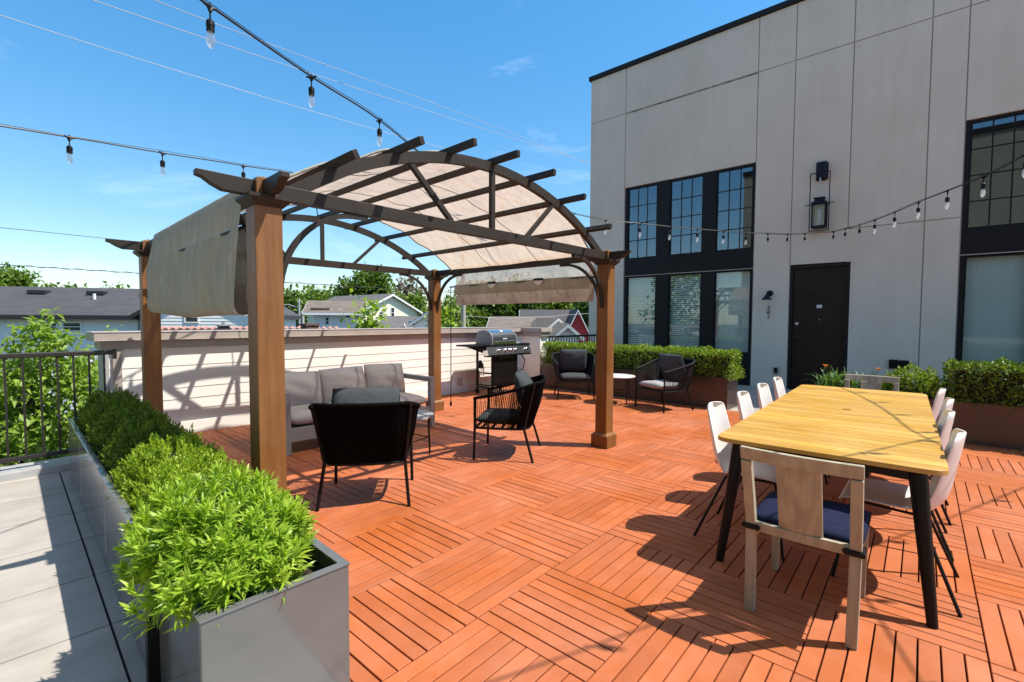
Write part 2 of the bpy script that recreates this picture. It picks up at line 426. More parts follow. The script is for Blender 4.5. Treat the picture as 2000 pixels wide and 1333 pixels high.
gm = nt.nodes.new('ShaderNodeGamma'); gm.inputs['Gamma'].default_value = .66; nt.links.new(sky.outputs['Color'], gm.inputs['Color']); nt.links.new(gm.outputs['Color'], mx.inputs['A'])
hs = nt.nodes.new('ShaderNodeHueSaturation'); hs.inputs['Saturation'].default_value = 1.62
tint = nt.nodes.new('ShaderNodeMix'); tint.data_type = 'RGBA'; tint.blend_type = 'MULTIPLY'; tint.inputs['Factor'].default_value = 1; tint.inputs['B'].default_value = (1.56, 1.66, 1.74, 1)
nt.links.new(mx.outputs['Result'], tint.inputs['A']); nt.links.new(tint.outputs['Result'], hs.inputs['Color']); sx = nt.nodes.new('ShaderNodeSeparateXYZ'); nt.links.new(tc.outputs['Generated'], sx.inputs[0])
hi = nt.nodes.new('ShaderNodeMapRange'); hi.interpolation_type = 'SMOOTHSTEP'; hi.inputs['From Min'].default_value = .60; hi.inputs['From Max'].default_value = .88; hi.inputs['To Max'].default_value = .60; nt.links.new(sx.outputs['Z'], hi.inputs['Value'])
mh = nt.nodes.new('ShaderNodeMix'); mh.data_type = 'RGBA'; mh.inputs['B'].default_value = (3.0, 2.9, 2.75, 1)   # unseen pale layer added overhead to turn the fill light neutral
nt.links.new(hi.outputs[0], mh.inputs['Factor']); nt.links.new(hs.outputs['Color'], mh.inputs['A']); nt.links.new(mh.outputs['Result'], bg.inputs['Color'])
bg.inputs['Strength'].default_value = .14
SC.view_settings.view_transform = 'Standard'; SC.view_settings.look = 'None'; SC.view_settings.exposure = .55; SC.view_settings.gamma = 1
SC.cycles.use_denoising = True
SC.cycles.max_bounces = 8; SC.cycles.transparent_max_bounces = 24; SC.cycles.diffuse_bounces = 4; SC.cycles.glossy_bounces = 4
SC.cycles.sample_clamp_indirect = 6
SC.cycles.caustics_reflective = False; SC.cycles.caustics_refractive = False
# ------------------------------------------------------------------ ground, terrace, deck, paving
g = MB(); g.add([(-900, -900, -4.5), (900, -900, -4.5), (900, 900, -4.5), (-900, 900, -4.5)], [(0, 1, 2, 3)])
tag(obj('ground', g, M['ground']), kind='structure')
t = MB(); t.box(-8, 11.35, -14, 6.9, -4.5, -.062)
tag(obj('terrace', t, M['curb']), kind='structure')

TS = .607
d = MB(); X0, Y0 = 1.552, .957
DX0, DX1, DY0, DY1 = .90, 7.95, -7.0, 6.84
GAP = .0070
for i in range(-2, 12):
    for j in range(-14, 11):
        xa = X0 + i * TS; ya = Y0 + j * TS
        for k in range(8):
            w0 = TS / 8
            jx = random.uniform(-.0012, .0012); dz = random.uniform(-.0012, .0008)
            if (i + j) % 2 == 0:      # slats along Y
                b = [xa + k * w0 + GAP / 2, xa + (k + 1) * w0 - GAP / 2, ya + .003, ya + TS - .003]
            else:
                b = [xa + .003, xa + TS - .003, ya + k * w0 + GAP / 2, ya + (k + 1) * w0 - GAP / 2]
            b[0] += jx; b[1] += jx
            b = [max(b[0], DX0), min(b[1], DX1), max(b[2], DY0), min(b[3], DY1)]
            if b[1] - b[0] < .01 or b[3] - b[2] < .01: continue
            d.cbox(b[0], b[1], b[2], b[3], -.024, dz, .0018)
tag(obj('deck', d, M['deck'], fixn=False), kind='structure')
sf = MB(); sf.box(DX0, DX1, DY0, DY1, -.05, -.028)
tag(obj('deck_base', sf, M['subfloor']), kind='structure')

pv = MB()
a2 = math.radians(-2); ca, sa = math.cos(a2), math.sin(a2)
ox, oy = .410, 3.45
def prot(x, y): return (ox + ca * x - sa * y, oy + sa * x + ca * y)
for i in range(-11, 1):
    for j in range(-14, 5):
        x0, x1 = i * .62 + .005, (i + 1) * .62 - .005
        y0, y1 = j * .62 + .0045, (j + 1) * .62 - .0045
        if j == 4: y1 = y0 + .10
        c = [prot(x0, y0), prot(x1, y0), prot(x1, y1), prot(x0, y1)]
        pv.add([(p[0], p[1], -.04) for p in c] + [(p[0], p[1], -.010) for p in c], [(4, 5, 6, 7), (0, 1, 5, 4), (1, 2, 6, 5), (2, 3, 7, 6), (3, 0, 4, 7)])
for i in range(0, 6):
    for j in range(-12, 8):
        x0 = 7.955 + i * .607
        y0 = .957 + j * .607
        pv.box(x0 + .003, min(x0 + .607, 11.38) - .003, y0 + .003, min(y0 + .607, 6.3) - .003, -.04, -.010)
tag(obj('paving', pv, M['paver'], fixn=False), kind='structure')
pb = MB(); pb.box(-7.9, .895, -8, 6.03, -.055, -.03); pb.box(7.955, 11.38, -7, 6.3, -.055, -.03)
tag(obj('paving_base', pb, M['subfloor']), kind='structure')
cb = MB(); cb.box(-8, .93, 6.03, 6.24, -.06, .058)
tag(obj('terrace_curb', cb, M['curb'], bevel=.004), kind='structure')

# ------------------------------------------------------------------ apartment building with the door 201
bld = thing('apartment_building', 'tall grey stucco building with black framed windows and a dark door', 'building', (11.4, 0, 0))
W = MB(); J = MB(); RU = MB()
T = .2; G2 = .009
Zb, Zj, Zt = -.06, 6.84, 8.0
def pan(y0, y1, z0, z1): W.box(0, T, y0 + G2, y1 - G2, z0 + G2, z1 - G2)
cols = [(6.02, 7.08, [(Zb, Zj), (Zj, Zt)]),
        (2.86, 6.02, [(4.905, Zj), (Zj, Zt)]),
        (2.15, 2.86, [(Zb, Zj), (Zj, Zt)]),
        (1.165, 2.15, [(2.61, Zj), (Zj, Zt)]),
        (.03, 1.165, [(3.26, Zj), (Zj, Zt)]),
        (-.45, .03, [(Zb, 3.26), (3.26, Zj), (Zj, Zt)]),
        (-3.62, -.45, [(4.905, Zj), (Zj, Zt)]),
        (-4.7, -3.62, [(Zb, Zj), (Zj, Zt)]), (-9.0, -4.7, [(Zb, Zj), (Zj, Zt)])]
for y0, y1, zs in cols:
    for z0, z1 in zs: pan(y0, y1, z0, z1)
# beside the door: the panel under the low joint
W.box(0, T, .03 + G2, 1.10, Zb, 3.26 - G2); W.box(0, T, 1.10, 1.165 + G2, 2.61, 3.26 - G2); 
for y in (6.02, 2.86, 2.15, 1.165, .03, -.45, -3.62, -4.7):
    z0 = 2.61 if y == 1.165 else Zb
    J.box(.020, T - .01, y - G2, y + G2, z0, Zt)
    if y == 1.165: pass
J.box(.021, T - .011, -9, 2.86, Zj - G2, Zj + G2); J.box(.021, T - .011, 6.02, 7.075, Zj - G2, Zj + G2)
J.box(.022, T - .012, -.45, 1.10, 3.26 - G2, 3.26 + G2)
RU.box(-.004, T - .013, 2.875, 6.005, Zj - G2 - .020, Zj + G2 + .002)
obj('wall', W, M['stucco'], bld, fixn=False); obj('control_joint', J, M['joint'], bld); obj('stained_joint', RU, M['rust'], bld)
# side and rear of the block, roof
Bk = MB(); Bk.box(T + .6, 9, -9, 7.06, -4.5, 7.95); Bk.box(T + .002, 9, 6.95, 7.075, -4.5, 7.98); Bk.box(.0, T + .6, -9, 7.075, -4.5, -.065)
obj('side_wall', Bk, M['stucco'], bld)
cp = MB(); cp.box(-.05, 9.1, -9.1, 7.13, 8.0, 8.11); obj('roof_coping', cp, M['coping'], bld, bevel=.004)
for a, b in ((2.86, 6.02), (-3.62, -.45)):
    inn = MB(); inn.box(.45, .5, a, b, 0, 4.9); obj('room_back', inn, M['interior'], bld)

def window_group(ytop):
    """three stacked bays; ytop = left edge (largest y)"""
    base = MB()   # spandrels and mullion panels
    y1 = ytop; y0 = ytop - 3.12
    base.box(.015, .12, y0, y1, 2.60, 3.035)
    base.box(.015, .12, y0, y1, -.06, .69)
    base.box(.012, .12, y1 - .06, y1, .69, 2.60); base.box(.012, .12, y0, y0 + .035, .69, 2.60)
    base.box(.012, .12, y1 - .06, y1, 3.035, 4.90); base.box(.012, .12, y0, y0 + .035, 3.035, 4.90)
    edges = [y1 - .06, y1 - .87, y1 - 1.195, y1 - 2.0, y1 - 2.30, y1 - 3.095 + .01]
    for a, b in ((1, 2), (3, 4)):
        base.box(.010, .12, edges[b], edges[a], .69, 2.60); base.box(.010, .12, edges[b], edges[a], 3.035, 4.90)
    obj('spandrel_panel', base, M['frame'], bld)
    fl = MB(); fl.box(-.012, .014, y0, y1, 2.592, 2.606); obj('flashing', fl, M['joint'], bld)
    for i in range(3):
        a, b = edges[2 * i + 1], edges[2 * i]
        fr = MB()
        for z0, z1 in ((3.035, 4.90), (.69, 2.60)):
            fr.box(.03, .10, a, a + .028, z0, z1); fr.box(.03, .10, b - .028, b, z0, z1)
            fr.box(.031, .10, a + .028, b - .028, z0, z0 + .04); fr.box(.031, .10, a + .028, b - .028, z1 - .05, z1)
        wU = obj('window', fr, M['frame'], bld, bevel=.003)
        mu = MB(); ww = (b - a - .056) / 3
        for q in (1, 2): mu.box(.05, .075, a + .028 + q * ww - .010, a + .028 + q * ww + .010, 3.075, 4.85)
        for q in (1, 2, 3): mu.box(.052, .073, a + .028, b - .028, 3.075 + q * .444 - .010, 3.075 + q * .444 + .010)
        obj('muntin', mu, M['frame'], wU)
        p = MB(); p.box(.058, .064, a + .02, b - .02, 3.06, 4.87); obj('pane', p, M['glass_hi'], wU)
        p = MB(); p.box(.058, .064, a + .02, b - .02, .72, 2.57); obj('pane', p, M['glass_lo'], wU)
        bl = MB()
        if i < 2 and ytop > 0:
            for q in range(37):
                z = .74 + q * .05
                bl.add([(.150, a + .01, z + .020), (.150, b - .01, z + .020), (.112, b - .01, z - .020), (.112, a + .01, z - .020)], [(0, 1, 2, 3)])
                bl.add([(.1505, a + .01, z + .0195), (.1505, b - .01, z + .0195), (.1125, b - .01, z - .0205), (.1125, a + .01, z - .0205)], [(3, 2, 1, 0)])
            obj('blind', bl, M['blind'], wU, fixn=False)
            bk = MB(); bk.box(.17, .175, a, b, .7, 2.58); obj('blind_lining', bk, M['interior'], wU)
        else:
            bl.box(.14, .145, a + .01, b - .01, .72, 2.58); obj('roller_shade', bl, M['shade'], wU)
window_group(5.99)
window_group(-.46)

# door
dr = MB(); dr.box(.02, .10, 1.10, 1.16, -.06, 2.61); dr.box(.02, .10, 2.09, 2.15, -.06, 2.61); dr.box(.021, .10, 1.16, 2.09, 2.54, 2.61)
dr.box(.022, .12, 1.16, 2.09, -.06, -.012)
obj('door_frame', dr, M['coping'], bld, bevel=.003)
dl = MB(); dl.box(.07, .115, 1.163, 2.087, -.008, 2.537); dlo = obj('door', dl, M['doorm'], bld, bevel=.002)
hb = MB(); hb.lathe([(.03, 0), (.03, .012), (.012, .016), (.012, .05)], 14, (-1, 0, 0), (.07, 2.0, 1.04)); hb.bar((.022, 2.01, 1.04), (.022, 1.89, 1.04), .018, .018)
obj('handle', hb, M['black'], dlo, smooth=True)
lk = MB(); lk.lathe([(.033, 0), (.033, .014), (.02, .02)], 16, (-1, 0, 0), (.07, 2.0, 1.38)); obj('deadbolt', lk, M['brass'], dlo, smooth=True)
vw = MB(); vw.lathe([(.012, 0), (.012, .006)], 12, (-1, 0, 0), (.07, 1.6, 1.47)); obj('viewer', vw, M['brass'], dlo)
pl = MB(); pl.box(.064, .07, 1.565, 1.61, 1.708, 1.772); pl.box(.064, .07, 1.614, 1.655, 1.708, 1.772); obj('door_plate', pl, M['trimw'], dlo)

# wall lamp, house number, lantern, outlets: things on the wall
wl = thing('wall_lamp', 'small blue-black barn style wall lamp above the number 201', 'wall lamp', (11.4, 2.515, 2.035))
p = MB(); p.lathe([(.065, 0), (.065, .02), (.05, .03)], 18, (-1, 0, 0)); obj('back_plate', p, M['navyb'], wl, smooth=True)
p = MB(); p.tube([(-.02, 0, 0), (-.08, .01, .03), (-.14, .02, .02), (-.165, .025, -.03)], .011, 8); obj('arm', p, M['navyb'], wl, smooth=True)
p = MB(); p.lathe([(.025, -.03), (.032, -.05), (.05, -.075), (.105, -.135), (.108, -.142), (.10, -.140)], 20, (0, 0, 1), (-.165, .025, 0)); obj('lamp_shade', p, M['navyb'], wl, smooth=True)

def text_mesh(s, size, depth=.004):
    cu = bpy.data.curves.new('t', 'FONT'); cu.body = s; cu.size = size; cu.extrude = depth; cu.align_x = 'CENTER'
    o = bpy.data.objects.new('t', cu); C.objects.link(o)
    dg = bpy.context.evaluated_depsgraph_get(); me = bpy.data.meshes.new_from_object(o.evaluated_get(dg))
    bpy.data.objects.remove(o); return me
hn = thing('house_number', 'vertical black number 201 on the grey wall under the wall lamp', 'house number', (11.392, 2.53, 1.63))
for k, ch in enumerate('201'):
    me = text_mesh(ch, .112)
    o = obj('digit', me, M['black'], hn); o.location = (-.004, 0, .055 - k * .102); o.rotation_euler = (PI / 2, 0, -PI / 2)

ln = thing('wall_lantern', 'large black wall lantern in an open rectangular frame beside the door', 'lantern', (11.4, 1.63, 3.26))
p = MB(); p.box(-.03, 0, -.11, .10, 1.03, 1.37); p.box(-.05, -.03, -.085, .075, 1.01, 1.39); p.box(-.16, -.05, -.09, .08, 1.04, 1.36); obj('back_plate', p, M['navyb'], ln, bevel=.006)
p = MB()
fy0, fy1, fz0, fz1, fx = -.16, .17, 0.0, 1.145, -.155
for a, b in (((fx, fy0, fz0), (fx, fy0, fz1)), ((fx, fy1, fz0), (fx, fy1, fz1)), ((fx, fy0 - .007, fz0), (fx, fy1 + .007, fz0)), ((fx, fy0 - .007, fz1), (fx, fy1 + .007, fz1))):
    p.bar(a, b, .016, .016)
obj('outer_frame', p, M['navyb'], ln)
p = MB(); p.tube([(fx, -.23, .525), (fx, .24, .525)], .008, 8); p.lathe([(.0, -.014), (.014, 0), (.0, .014)], 10, (0, 1, 0), (fx, -.235, .525)); p.lathe([(.0, -.014), (.014, 0), (.0, .014)], 10, (0, 1, 0), (fx, .245, .525)); obj('cross_bar', p, M['navyb'], ln, smooth=True)
p = MB(); hw = .125
for sy in (-1, 1):
    for sx in (-1, 1): p.box(fx + sx * .10 - .013, fx + sx * .10 + .013, sy * (hw - .013) - .013, sy * (hw - .013) + .013, .06, .50)
p.box(fx - .113, fx + .113, -hw, hw, .045, .085); p.box(fx - .114, fx + .114, -hw - .001, hw + .001, .495, .525)
obj('cage', p, M['navyb'], ln, bevel=.003)
p = MB()
p.prism([(fx - .125, -.135 + 0), (fx + .125, -.135), (fx + .125, .135), (fx - .125, .135)], 'z', .525, .54)
p.add([(fx - .125, -.135, .54), (fx + .125, -.135, .54), (fx + .125, .135, .54), (fx - .125, .135, .54), (fx - .07, -.075, .59), (fx + .07, -.075, .59), (fx + .07, .075, .59), (fx - .07, .075, .59)],
      [(4, 5, 6, 7), (0, 1, 5, 4), (1, 2, 6, 5), (2, 3, 7, 6), (3, 0, 4, 7)])
p.box(fx - .075, fx + .075, -.08, .08, .59, .625); p.box(fx - .09, fx + .09, -.095, .095, .625, .645)
obj('roof_cap', p, M['navyb'], ln)
p = MB(); p.box(fx - .09, fx + .09, -.105, .105, .087, .493); obj('lantern_glass', p, M['lant_glass'], ln)
p = MB(); p.lathe([(.035, .09), (.035, .40), (.02, .43)], 14, (0, 0, 1), (fx, 0, 0)); obj('candle_tube', p, M['shade'], ln, smooth=True)
p = MB(); p.tube([(fx, 0, 1.04), (fx, 0, .97)], .012, 8); obj('stem', p, M['brass'], ln)
p = MB(); p.lathe([(.012, .985), (.03, .95), (.038, .90), (.036, .84), (.02, .815)], 14, (0, 0, 1), (fx, 0, 0)); obj('bulb', p, M['bulb'], ln, smooth=True)

ob = thing('outlet_box', 'small grey outlet box low on the wall left of the door', 'outlet', (11.4, 2.35, .375))
p = MB(); p.box(-.05, 0, -.05, .05, -.07, .07); obj('cover', p, M['alu'], ob, bevel=.006)
p = MB(); p.box(-.054, -.05, -.032, .032, -.05, .05); obj('socket_face', p, M['black'], ob)
ob = thing('utility_box', 'wide black double utility box on the wall behind the orange lilies', 'utility box', (11.4, .31, .64))
p = MB(); p.box(-.06, 0, -.145, -.004, -.08, .075); p.box(-.055, 0, .004, .145, -.08, .08); obj('cover', p, M['black'], ob, bevel=.012)
p = MB(); p.box(-.03, 0, -.155, .155, -.09, -.082); obj('bottom_plate', p, M['navyb'], ob)

# building opposite (seen in the window panes)
opb = thing('opposite_building', 'tan building wing across the terrace mirrored in the windows', 'building', (-7.5, 0, 0))
p = MB(); p.box(-8, 0, -16, 8.25, -4.5, 10.0); obj('wall', p, M['opp'], opb)
p = MB(); p.box(-8.1, .06, -16.1, 8.31, 10.0, 10.25); obj('roof_coping', p, M['coping'], opb)
for yy in (3.2, -2.5, -8):
    p = MB(); p.box(.0, .03, yy - 1.5, yy + 1.5, .8, 4.6); o = obj('window', p, M['frame'], opb)
    for q in range(3):
        p = MB(); p.box(.031, .036, yy - 1.4 + q * .95, yy - .55 + q * .95, 3.0, 4.5); p.box(.031, .036, yy - 1.4 + q * .95, yy - .55 + q * .95, .9, 2.6); obj('pane', p, M['hglass'], o)

# ------------------------------------------------------------------ parapet wall
pw = thing('parapet_wall', 'low cream lap-sided parapet wall with taupe cap behind the pergola', 'wall', (0, 6.87, 0), 0)
ra = 0
prof = []
z = .165; ex = .138
prof = [(.30, 0.0), (-.004, 0.0)]
k = 0; prof_pts = []
while z < 1.07:
    z1 = min(z + ex, 1.08)
    prof_pts += [(-.0035, z), (.0025, z1)]
    z = z1
s = MB(); s.prism([(.33, .10), (.0, .10)] + prof_pts + [(.33, 1.08)], 'x', 1.00, 8.155); obj('siding', s, M['siding'], pw)
s = MB(); s.box(1.0, 8.15, -.030, .34, -.03, .158); obj('skirting', s, M['siding'], pw, bevel=.004)
s = MB(); s.box(.93, 8.16, -.028, .36, 1.082, 1.176); obj('frieze_board', s, M['cap'], pw, bevel=.004)
s = MB(); s.box(.87, 8.20, -.085, .42, 1.186, 1.268); s.box(.865, 8.205, -.10, .43, 1.176, 1.186); s.box(.862, 8.20, -.092, .422, 1.268, 1.276); obj('cap', s, M['cap'], pw, bevel=.003)
s = MB(); s.box(1.03, 1.11, -.034, -.013, -.03, 1.082); obj('corner_trim', s, M['cap'], pw, bevel=.003)
s = MB(); s.box(.955, .998, -.02, .35, -.5, 1.082); obj('end_board', s, M['curb'], pw)
# return wall: faces -X, end faces -Y
rp = MB(); pts = [(8.43 , .10)]
poly = [(8.40, .10), (8.158, .10)] + [(8.158 + (u[0] + .0), u[1]) for u in prof_pts] + [(8.40, 1.08)]
rp.prism(poly, 'y', -.555, -.028); obj('return_siding', rp, M['siding'], pw)
rp = MB(); rp.prism([(u[0] - .560, u[1]) for u in prof_pts] + [(-.545, 1.08), (-.545, .10), (-.575, .10)], 'x', 8.185, 8.40); 
obj('end_siding', rp, M['siding'], pw)
rp = MB(); rp.box(8.150, 8.184, -.585, -.556, -.03, 1.08); rp.box(8.401, 8.43, -.585, -.03, -.03, 1.08); rp.box(8.13, 8.43, -.600, -.585, -.03, .16); obj('corner_board', rp, M['siding'], pw)
rp = MB(); rp.box(8.10, 8.50, -.66, -.087, 1.176, 1.262); rp.box(8.13, 8.47, -.62, -.03, 1.085, 1.174); obj('return_cap', rp, M['cap'], pw, bevel=.003)
oc = thing('outlet_box', 'cream outlet cover low on the parapet wall beside the grill', 'outlet', (6.28, 6.84, .22))
p = MB(); p.box(-.045, .045, -.045, .0, -.07, .06); obj('cover', p, M['cap'], oc, bevel=.006)
p = MB(); p.box(-.035, .035, -.047, -.045, -.05, .04); obj('lid', p, M['cap'], oc)

def railing(name, label, x0, x1, y, ztop, zbot, ys=0):
    r = thing('railing', label, 'railing', (x0, y, 0), math.atan2(ys, x1 - x0)); L = x1 - x0
    p = MB(); p.box(0, L, -.022, .022, ztop - .045, ztop); obj('top_rail', p, M['rail'], r, bevel=.008)
    p = MB(); p.box(0, L, -.018, .018, zbot - .02, zbot + .02); obj('bottom_rail', p, M['rail'], r, bevel=.004)
    n = int(L / .113)
    me = None
    for k in range(n):
        if me is None:
            p = MB(); p.box(-.008, .008, -.008, .008, zbot + .02, ztop - .045); o = obj('baluster', p, M['rail'], r); me = o.data
        else:
            o = bpy.data.objects.new('baluster', me); C.objects.link(o); o.parent = r
        o.location = (L - .095 - k * .113, 0, 0)
    p = MB(); p.box(L - .03, L, -.03, .03, ztop - .09, ztop + .01); obj('wall_bracket', p, M['rail'], r)
    return r
railing('l', 'bronze metal railing on the left beside the grey pavers', -1.6, .955, 6.15, 1.11, .15)
railing('r', 'short dark railing behind the hedge by the building corner', 8.44, 11.38, 6.34, 1.08, .15)

# ------------------------------------------------------------------ planters on the left
PL_A = math.radians(-2.0); PLO = Vector((.466, 3.45, 0))
def pl_world(x, y, z=0):
    return (PLO.x + math.cos(PL_A) * x - math.sin(PL_A) * y, PLO.y + math.sin(PL_A) * x + math.cos(PL_A) * y, z)
def planter(label, y0, y1, h=.522, wd=.475, mat=None, group=None, strip=False, dx=0):
    mat = mat or M['planter']
    r = thing('planter', label, 'planter', pl_world(dx, (y0 + y1) / 2, -.01), PL_A, group); L = (y1 - y0) / 2; t = .014
    s = MB()
    s.box(0, wd, -L, -L + t, 0, h); s.box(0, wd, L - t, L, 0, h); s.box(0, t, -L + t, L - t, 0, h); s.box(wd - t, wd, -L + t, L - t, 0, h)
    obj('box', s, mat, r, bevel=.003)
    rim = MB(); e = .004
    rim.box(-e, wd + e, -L - e, -L + .03, h + .0005, h + .008); rim.box(-e, wd + e, L - .03, L + e, h + .0005, h + .008); rim.box(-e, .03, -L + .03, L - .03, h + .0005, h + .008); rim.box(wd - .03, wd + e, -L + .03, L - .03, h + .0005, h + .008)
    obj('rim', rim, mat, r, bevel=.002)
    so_ = MB(); so_.box(t, wd - t, -L + t, L - t, h - .12, h - .07); obj('soil', so_, M['soil'], r)
    if strip:
        st = MB(); st.box(-.036, wd - .004, L + .006, L + .056, 0, h - .02); obj('dark_post', st, M['black'], r)
    return r
G_ = 'glossy grey planter boxes along the left of the deck'
planter('glossy grey planter box nearest the camera holding the lance-leaved plant', 1.60 - 3.45, 2.20 - 3.45, strip=True, group=G_, dx=.022)
planter('grey planter box behind the nearest one holding bright green shrubs', 2.268 - 3.45, 3.48 - 3.45, group=G_)
planter('grey planter box with shaded shrubs beside the pergola post', 3.49 - 3.45, 4.80 - 3.45, group=G_)
planter('farthest grey planter box next to the bronze railing', 4.81 - 3.45, 5.78 - 3.45, group=G_)
def sweep(mb, pts, bino, w, h):
    """rectangular section swept along pts; w along bino, h in the plane of the path"""
    pts = [Vector(p) for p in pts]; bn = Vector(bino).normalized(); vs = []; n = len(pts)
    for i, p in enumerate(pts):
        d = (pts[min(i + 1, n - 1)] - pts[max(i - 1, 0)]).normalized(); u = bn.cross(d).normalized()
        for a, b in ((-1, -1), (1, -1), (1, 1), (-1, 1)): vs.append(p + bn * (a * w / 2) + u * (b * h / 2))
    fs = [(0, 1, 2, 3), tuple((n - 1) * 4 + k for k in (3, 2, 1, 0))]
    for i in range(n - 1):
        for k in range(4):
            k2 = (k + 1) % 4; fs.append((i * 4 + k, i * 4 + k2, (i + 1) * 4 + k2, (i + 1) * 4 + k))
    return mb.add(vs, fs)

PG = thing('pergola', 'arched pergola with cedar posts, dark steel beams and beige fabric canopy', 'pergola', (1.10, 2.81, 0), math.radians(-1.8))
PU, PV = 3.60, 3.10; BZ0, BZ1 = 2.105, 2.19
MID = PU / 2; AR = 2.862; ACZ = 2.735 - AR
def arch_z(u, r=AR): return ACZ + math.sqrt(max(r * r - (u - MID) ** 2, 0))
for (u, v) in ((0, 0), (PU, 0), (0, PV), (PU, PV)):
    p = MB(); p.box(u - .072, u + .072, v - .072, v + .072, .0, 2.055)
    po = obj('post', p, M['cedar'], PG, bevel=.004)
    p = MB(); p.box(u - .105, u + .105, v - .105, v + .105, 0.001, .135)
    p.add([(u - .105, v - .105, .135), (u + .105, v - .105, .135), (u + .105, v + .105, .135), (u - .105, v + .105, .135), (u - .075, v - .075, .165), (u + .075, v - .075, .165), (u + .075, v + .075, .165), (u - .075, v + .075, .165)],
          [(4, 5, 6, 7), (0, 1, 5, 4), (1, 2, 6, 5), (2, 3, 7, 6), (3, 0, 4, 7)])
    obj('base_block', p, M['cedar'], po, bevel=.004)
    p = MB()
    p.add([(u - .074, v - .074, 2.045), (u + .074, v - .074, 2.045), (u + .074, v + .074, 2.045), (u - .074, v + .074, 2.045), (u - .112, v - .112, 2.085), (u + .112, v - .112, 2.085), (u + .112, v + .112, 2.085), (u - .112, v + .112, 2.085)],
          [(0, 3, 2, 1), (0, 1, 5, 4), (1, 2, 6, 5), (2, 3, 7, 6), (3, 0, 4, 7)])
    p.box(u - .112, u + .112, v - .112, v + .112, 2.085, 2.103)
    obj('post_cap', p, M['beam'], po)
    p = MB(); p.box(u - .055, u + .055, v - .055, v + .055, 2.103, 2.20)
    p.add([(u - .055, v - .055, 2.20), (u + .055, v - .055, 2.20), (u + .055, v + .055, 2.20), (u - .055, v + .055, 2.20), (u, v, 2.225)], [(0, 1, 4), (1, 2, 4), (2, 3, 4), (3, 0, 4)])
    obj('post_head', p, M['cedar'], po)
def beam_poly(a, b):
    e = .12; z0, z1 = BZ0, BZ1
    lo = [(a, z1 - .028), (a + .03, z1 - .036), (a + .07, z0 + .022), (a + e, z0)]
    hi = [(b - e, z0), (b - .07, z0 + .022), (b - .03, z1 - .036), (b, z1 - .028)]
    return lo + hi + [(b, z1), (a, z1)]
for v in (0, PV):
    p = MB(); p.prism(beam_poly(-.33, PU + .33), 'y', v - .026, v + .026); obj('cross_beam', p, M['beam'], PG, bevel=.003)
    p = MB(); t0 = math.asin((MID - .06) / AR)
    sweep(p, [(MID + (AR - .0375) * math.sin(t), v, ACZ + (AR - .0375) * math.cos(t)) for t in np.linspace(-t0, t0, 48)], (0, 1, 0), .045, .075)
    obj('arch', p, M['beam'], PG, smooth=True)
    p = MB(); p.box(MID - .022, MID + .022, v - .018, v + .018, BZ1, arch_z(MID, AR - .074)); obj('strut', p, M['beam'], PG, bevel=.002)
    for sgn in (-1, 1):
        p = MB(); u0, u1 = MID + sgn * .44, MID + sgn * .83
        p.bar((u0, v, BZ1 - .004), (u1, v, arch_z(u1, AR - .074) + .012), .034, .036, (0, 1, 0)); obj('diagonal_strut', p, M['beam'], PG)
for u in (0, PU):
    p = MB(); p.prism(beam_poly(-.30, PV + .30), 'x', u - .024, u + .024); obj('side_beam', p, M['beam'], PG, bevel=.003)
for k in range(7):
    u = MID + (k - 3) * .465; th = math.asin((u - MID) / AR)
    rr = AR + .012
    p = MB(); uu, zz = MID + rr * math.sin(th), ACZ + rr * math.cos(th)
    p.bar((uu, -.30, zz), (uu, PV + .27, zz), .036, .052, (math.sin(th), 0, math.cos(th))); obj('rafter', p, M['beam'], PG, bevel=.003)
    # saddle bracket where the rafter crosses each arch
    for v in (0, PV):
        p = MB(); rb = AR - .037; p.bar((MID + rb * math.sin(th), v - .026, ACZ + rb * math.cos(th)), (MID + rb * math.sin(th), v + .026, ACZ + rb * math.cos(th)), .05, .03, (math.sin(th), 0, math.cos(th)))
def brace(u, v, du, dv):
    p = MB(); r = .50; zt = BZ0 - .012; pts = []
    for t in np.linspace(0, PI / 2, 16):
        a = .078 + r * (1 - math.cos(t)); z = zt - .52 * (1 - math.sin(t))
        pts.append((u + du * a, v + dv * a, z))
    pts.append((u + du * (.078 + r + .06), v + dv * (.078 + r + .06), zt))
    sweep(p, pts, (dv, -du, 0), .036, .030)
    obj('knee_brace', p, M['beam'], PG, smooth=True)
for u, du in ((0, 1), (PU, -1)):
    for v, dv in ((0, 1), (PV, -1)):
        brace(u, v, du, 0); brace(u, v, 0, dv)
# fabric
VA, VB = .13, 2.66
tl = math.asin((MID - .0) / AR)
def can(i, j):
    t = -tl + 2 * tl * i; u = MID + (AR + .045) * math.sin(t)
    q = (u - MID) / .465
    sag = .030 * (math.sin(PI * (q - .0)) ** 2) * (.55 + .45 * math.sin(j * 9 + q * 2.3)) + .004 * math.sin(j * 41 + q * 9) * math.sin(PI * q) ** 2
    r = AR + .045 - sag + .004 * math.sin(j * 23 + i * 31)
    return (MID + r * math.sin(t), VA + (VB - VA) * j, ACZ + r * math.cos(t))
p = MB(); p.grid(can, 72, 26); obj('canopy_cloth', p, M['canopy'], PG, smooth='all', fixn=False)
hem = MB()
for j in (0, 1): hem.tube([can(i / 72, j) for i in range(73)], .010, 6)
for jj in (.335, .665): hem.tube([tuple(np.array(can(i / 72, jj)) - np.array([0, 0, .003])) for i in range(73)], .0045, 5)
obj('canopy_hem', hem, M['curtain'], PG, smooth=True)
cprof = [(.012, 2.236), (-.03, 2.218), (-.05, 2.13), (-.068, 2.0), (-.088, 1.85), (-.10, 1.70), (-.10, 1.57), (-.092, 1.49), (-.07, 1.450), (-.03, 1.437), (.03, 1.452), (.06, 1.53), (.05, 1.70), (.01, 1.88), (-.025, 1.97)]
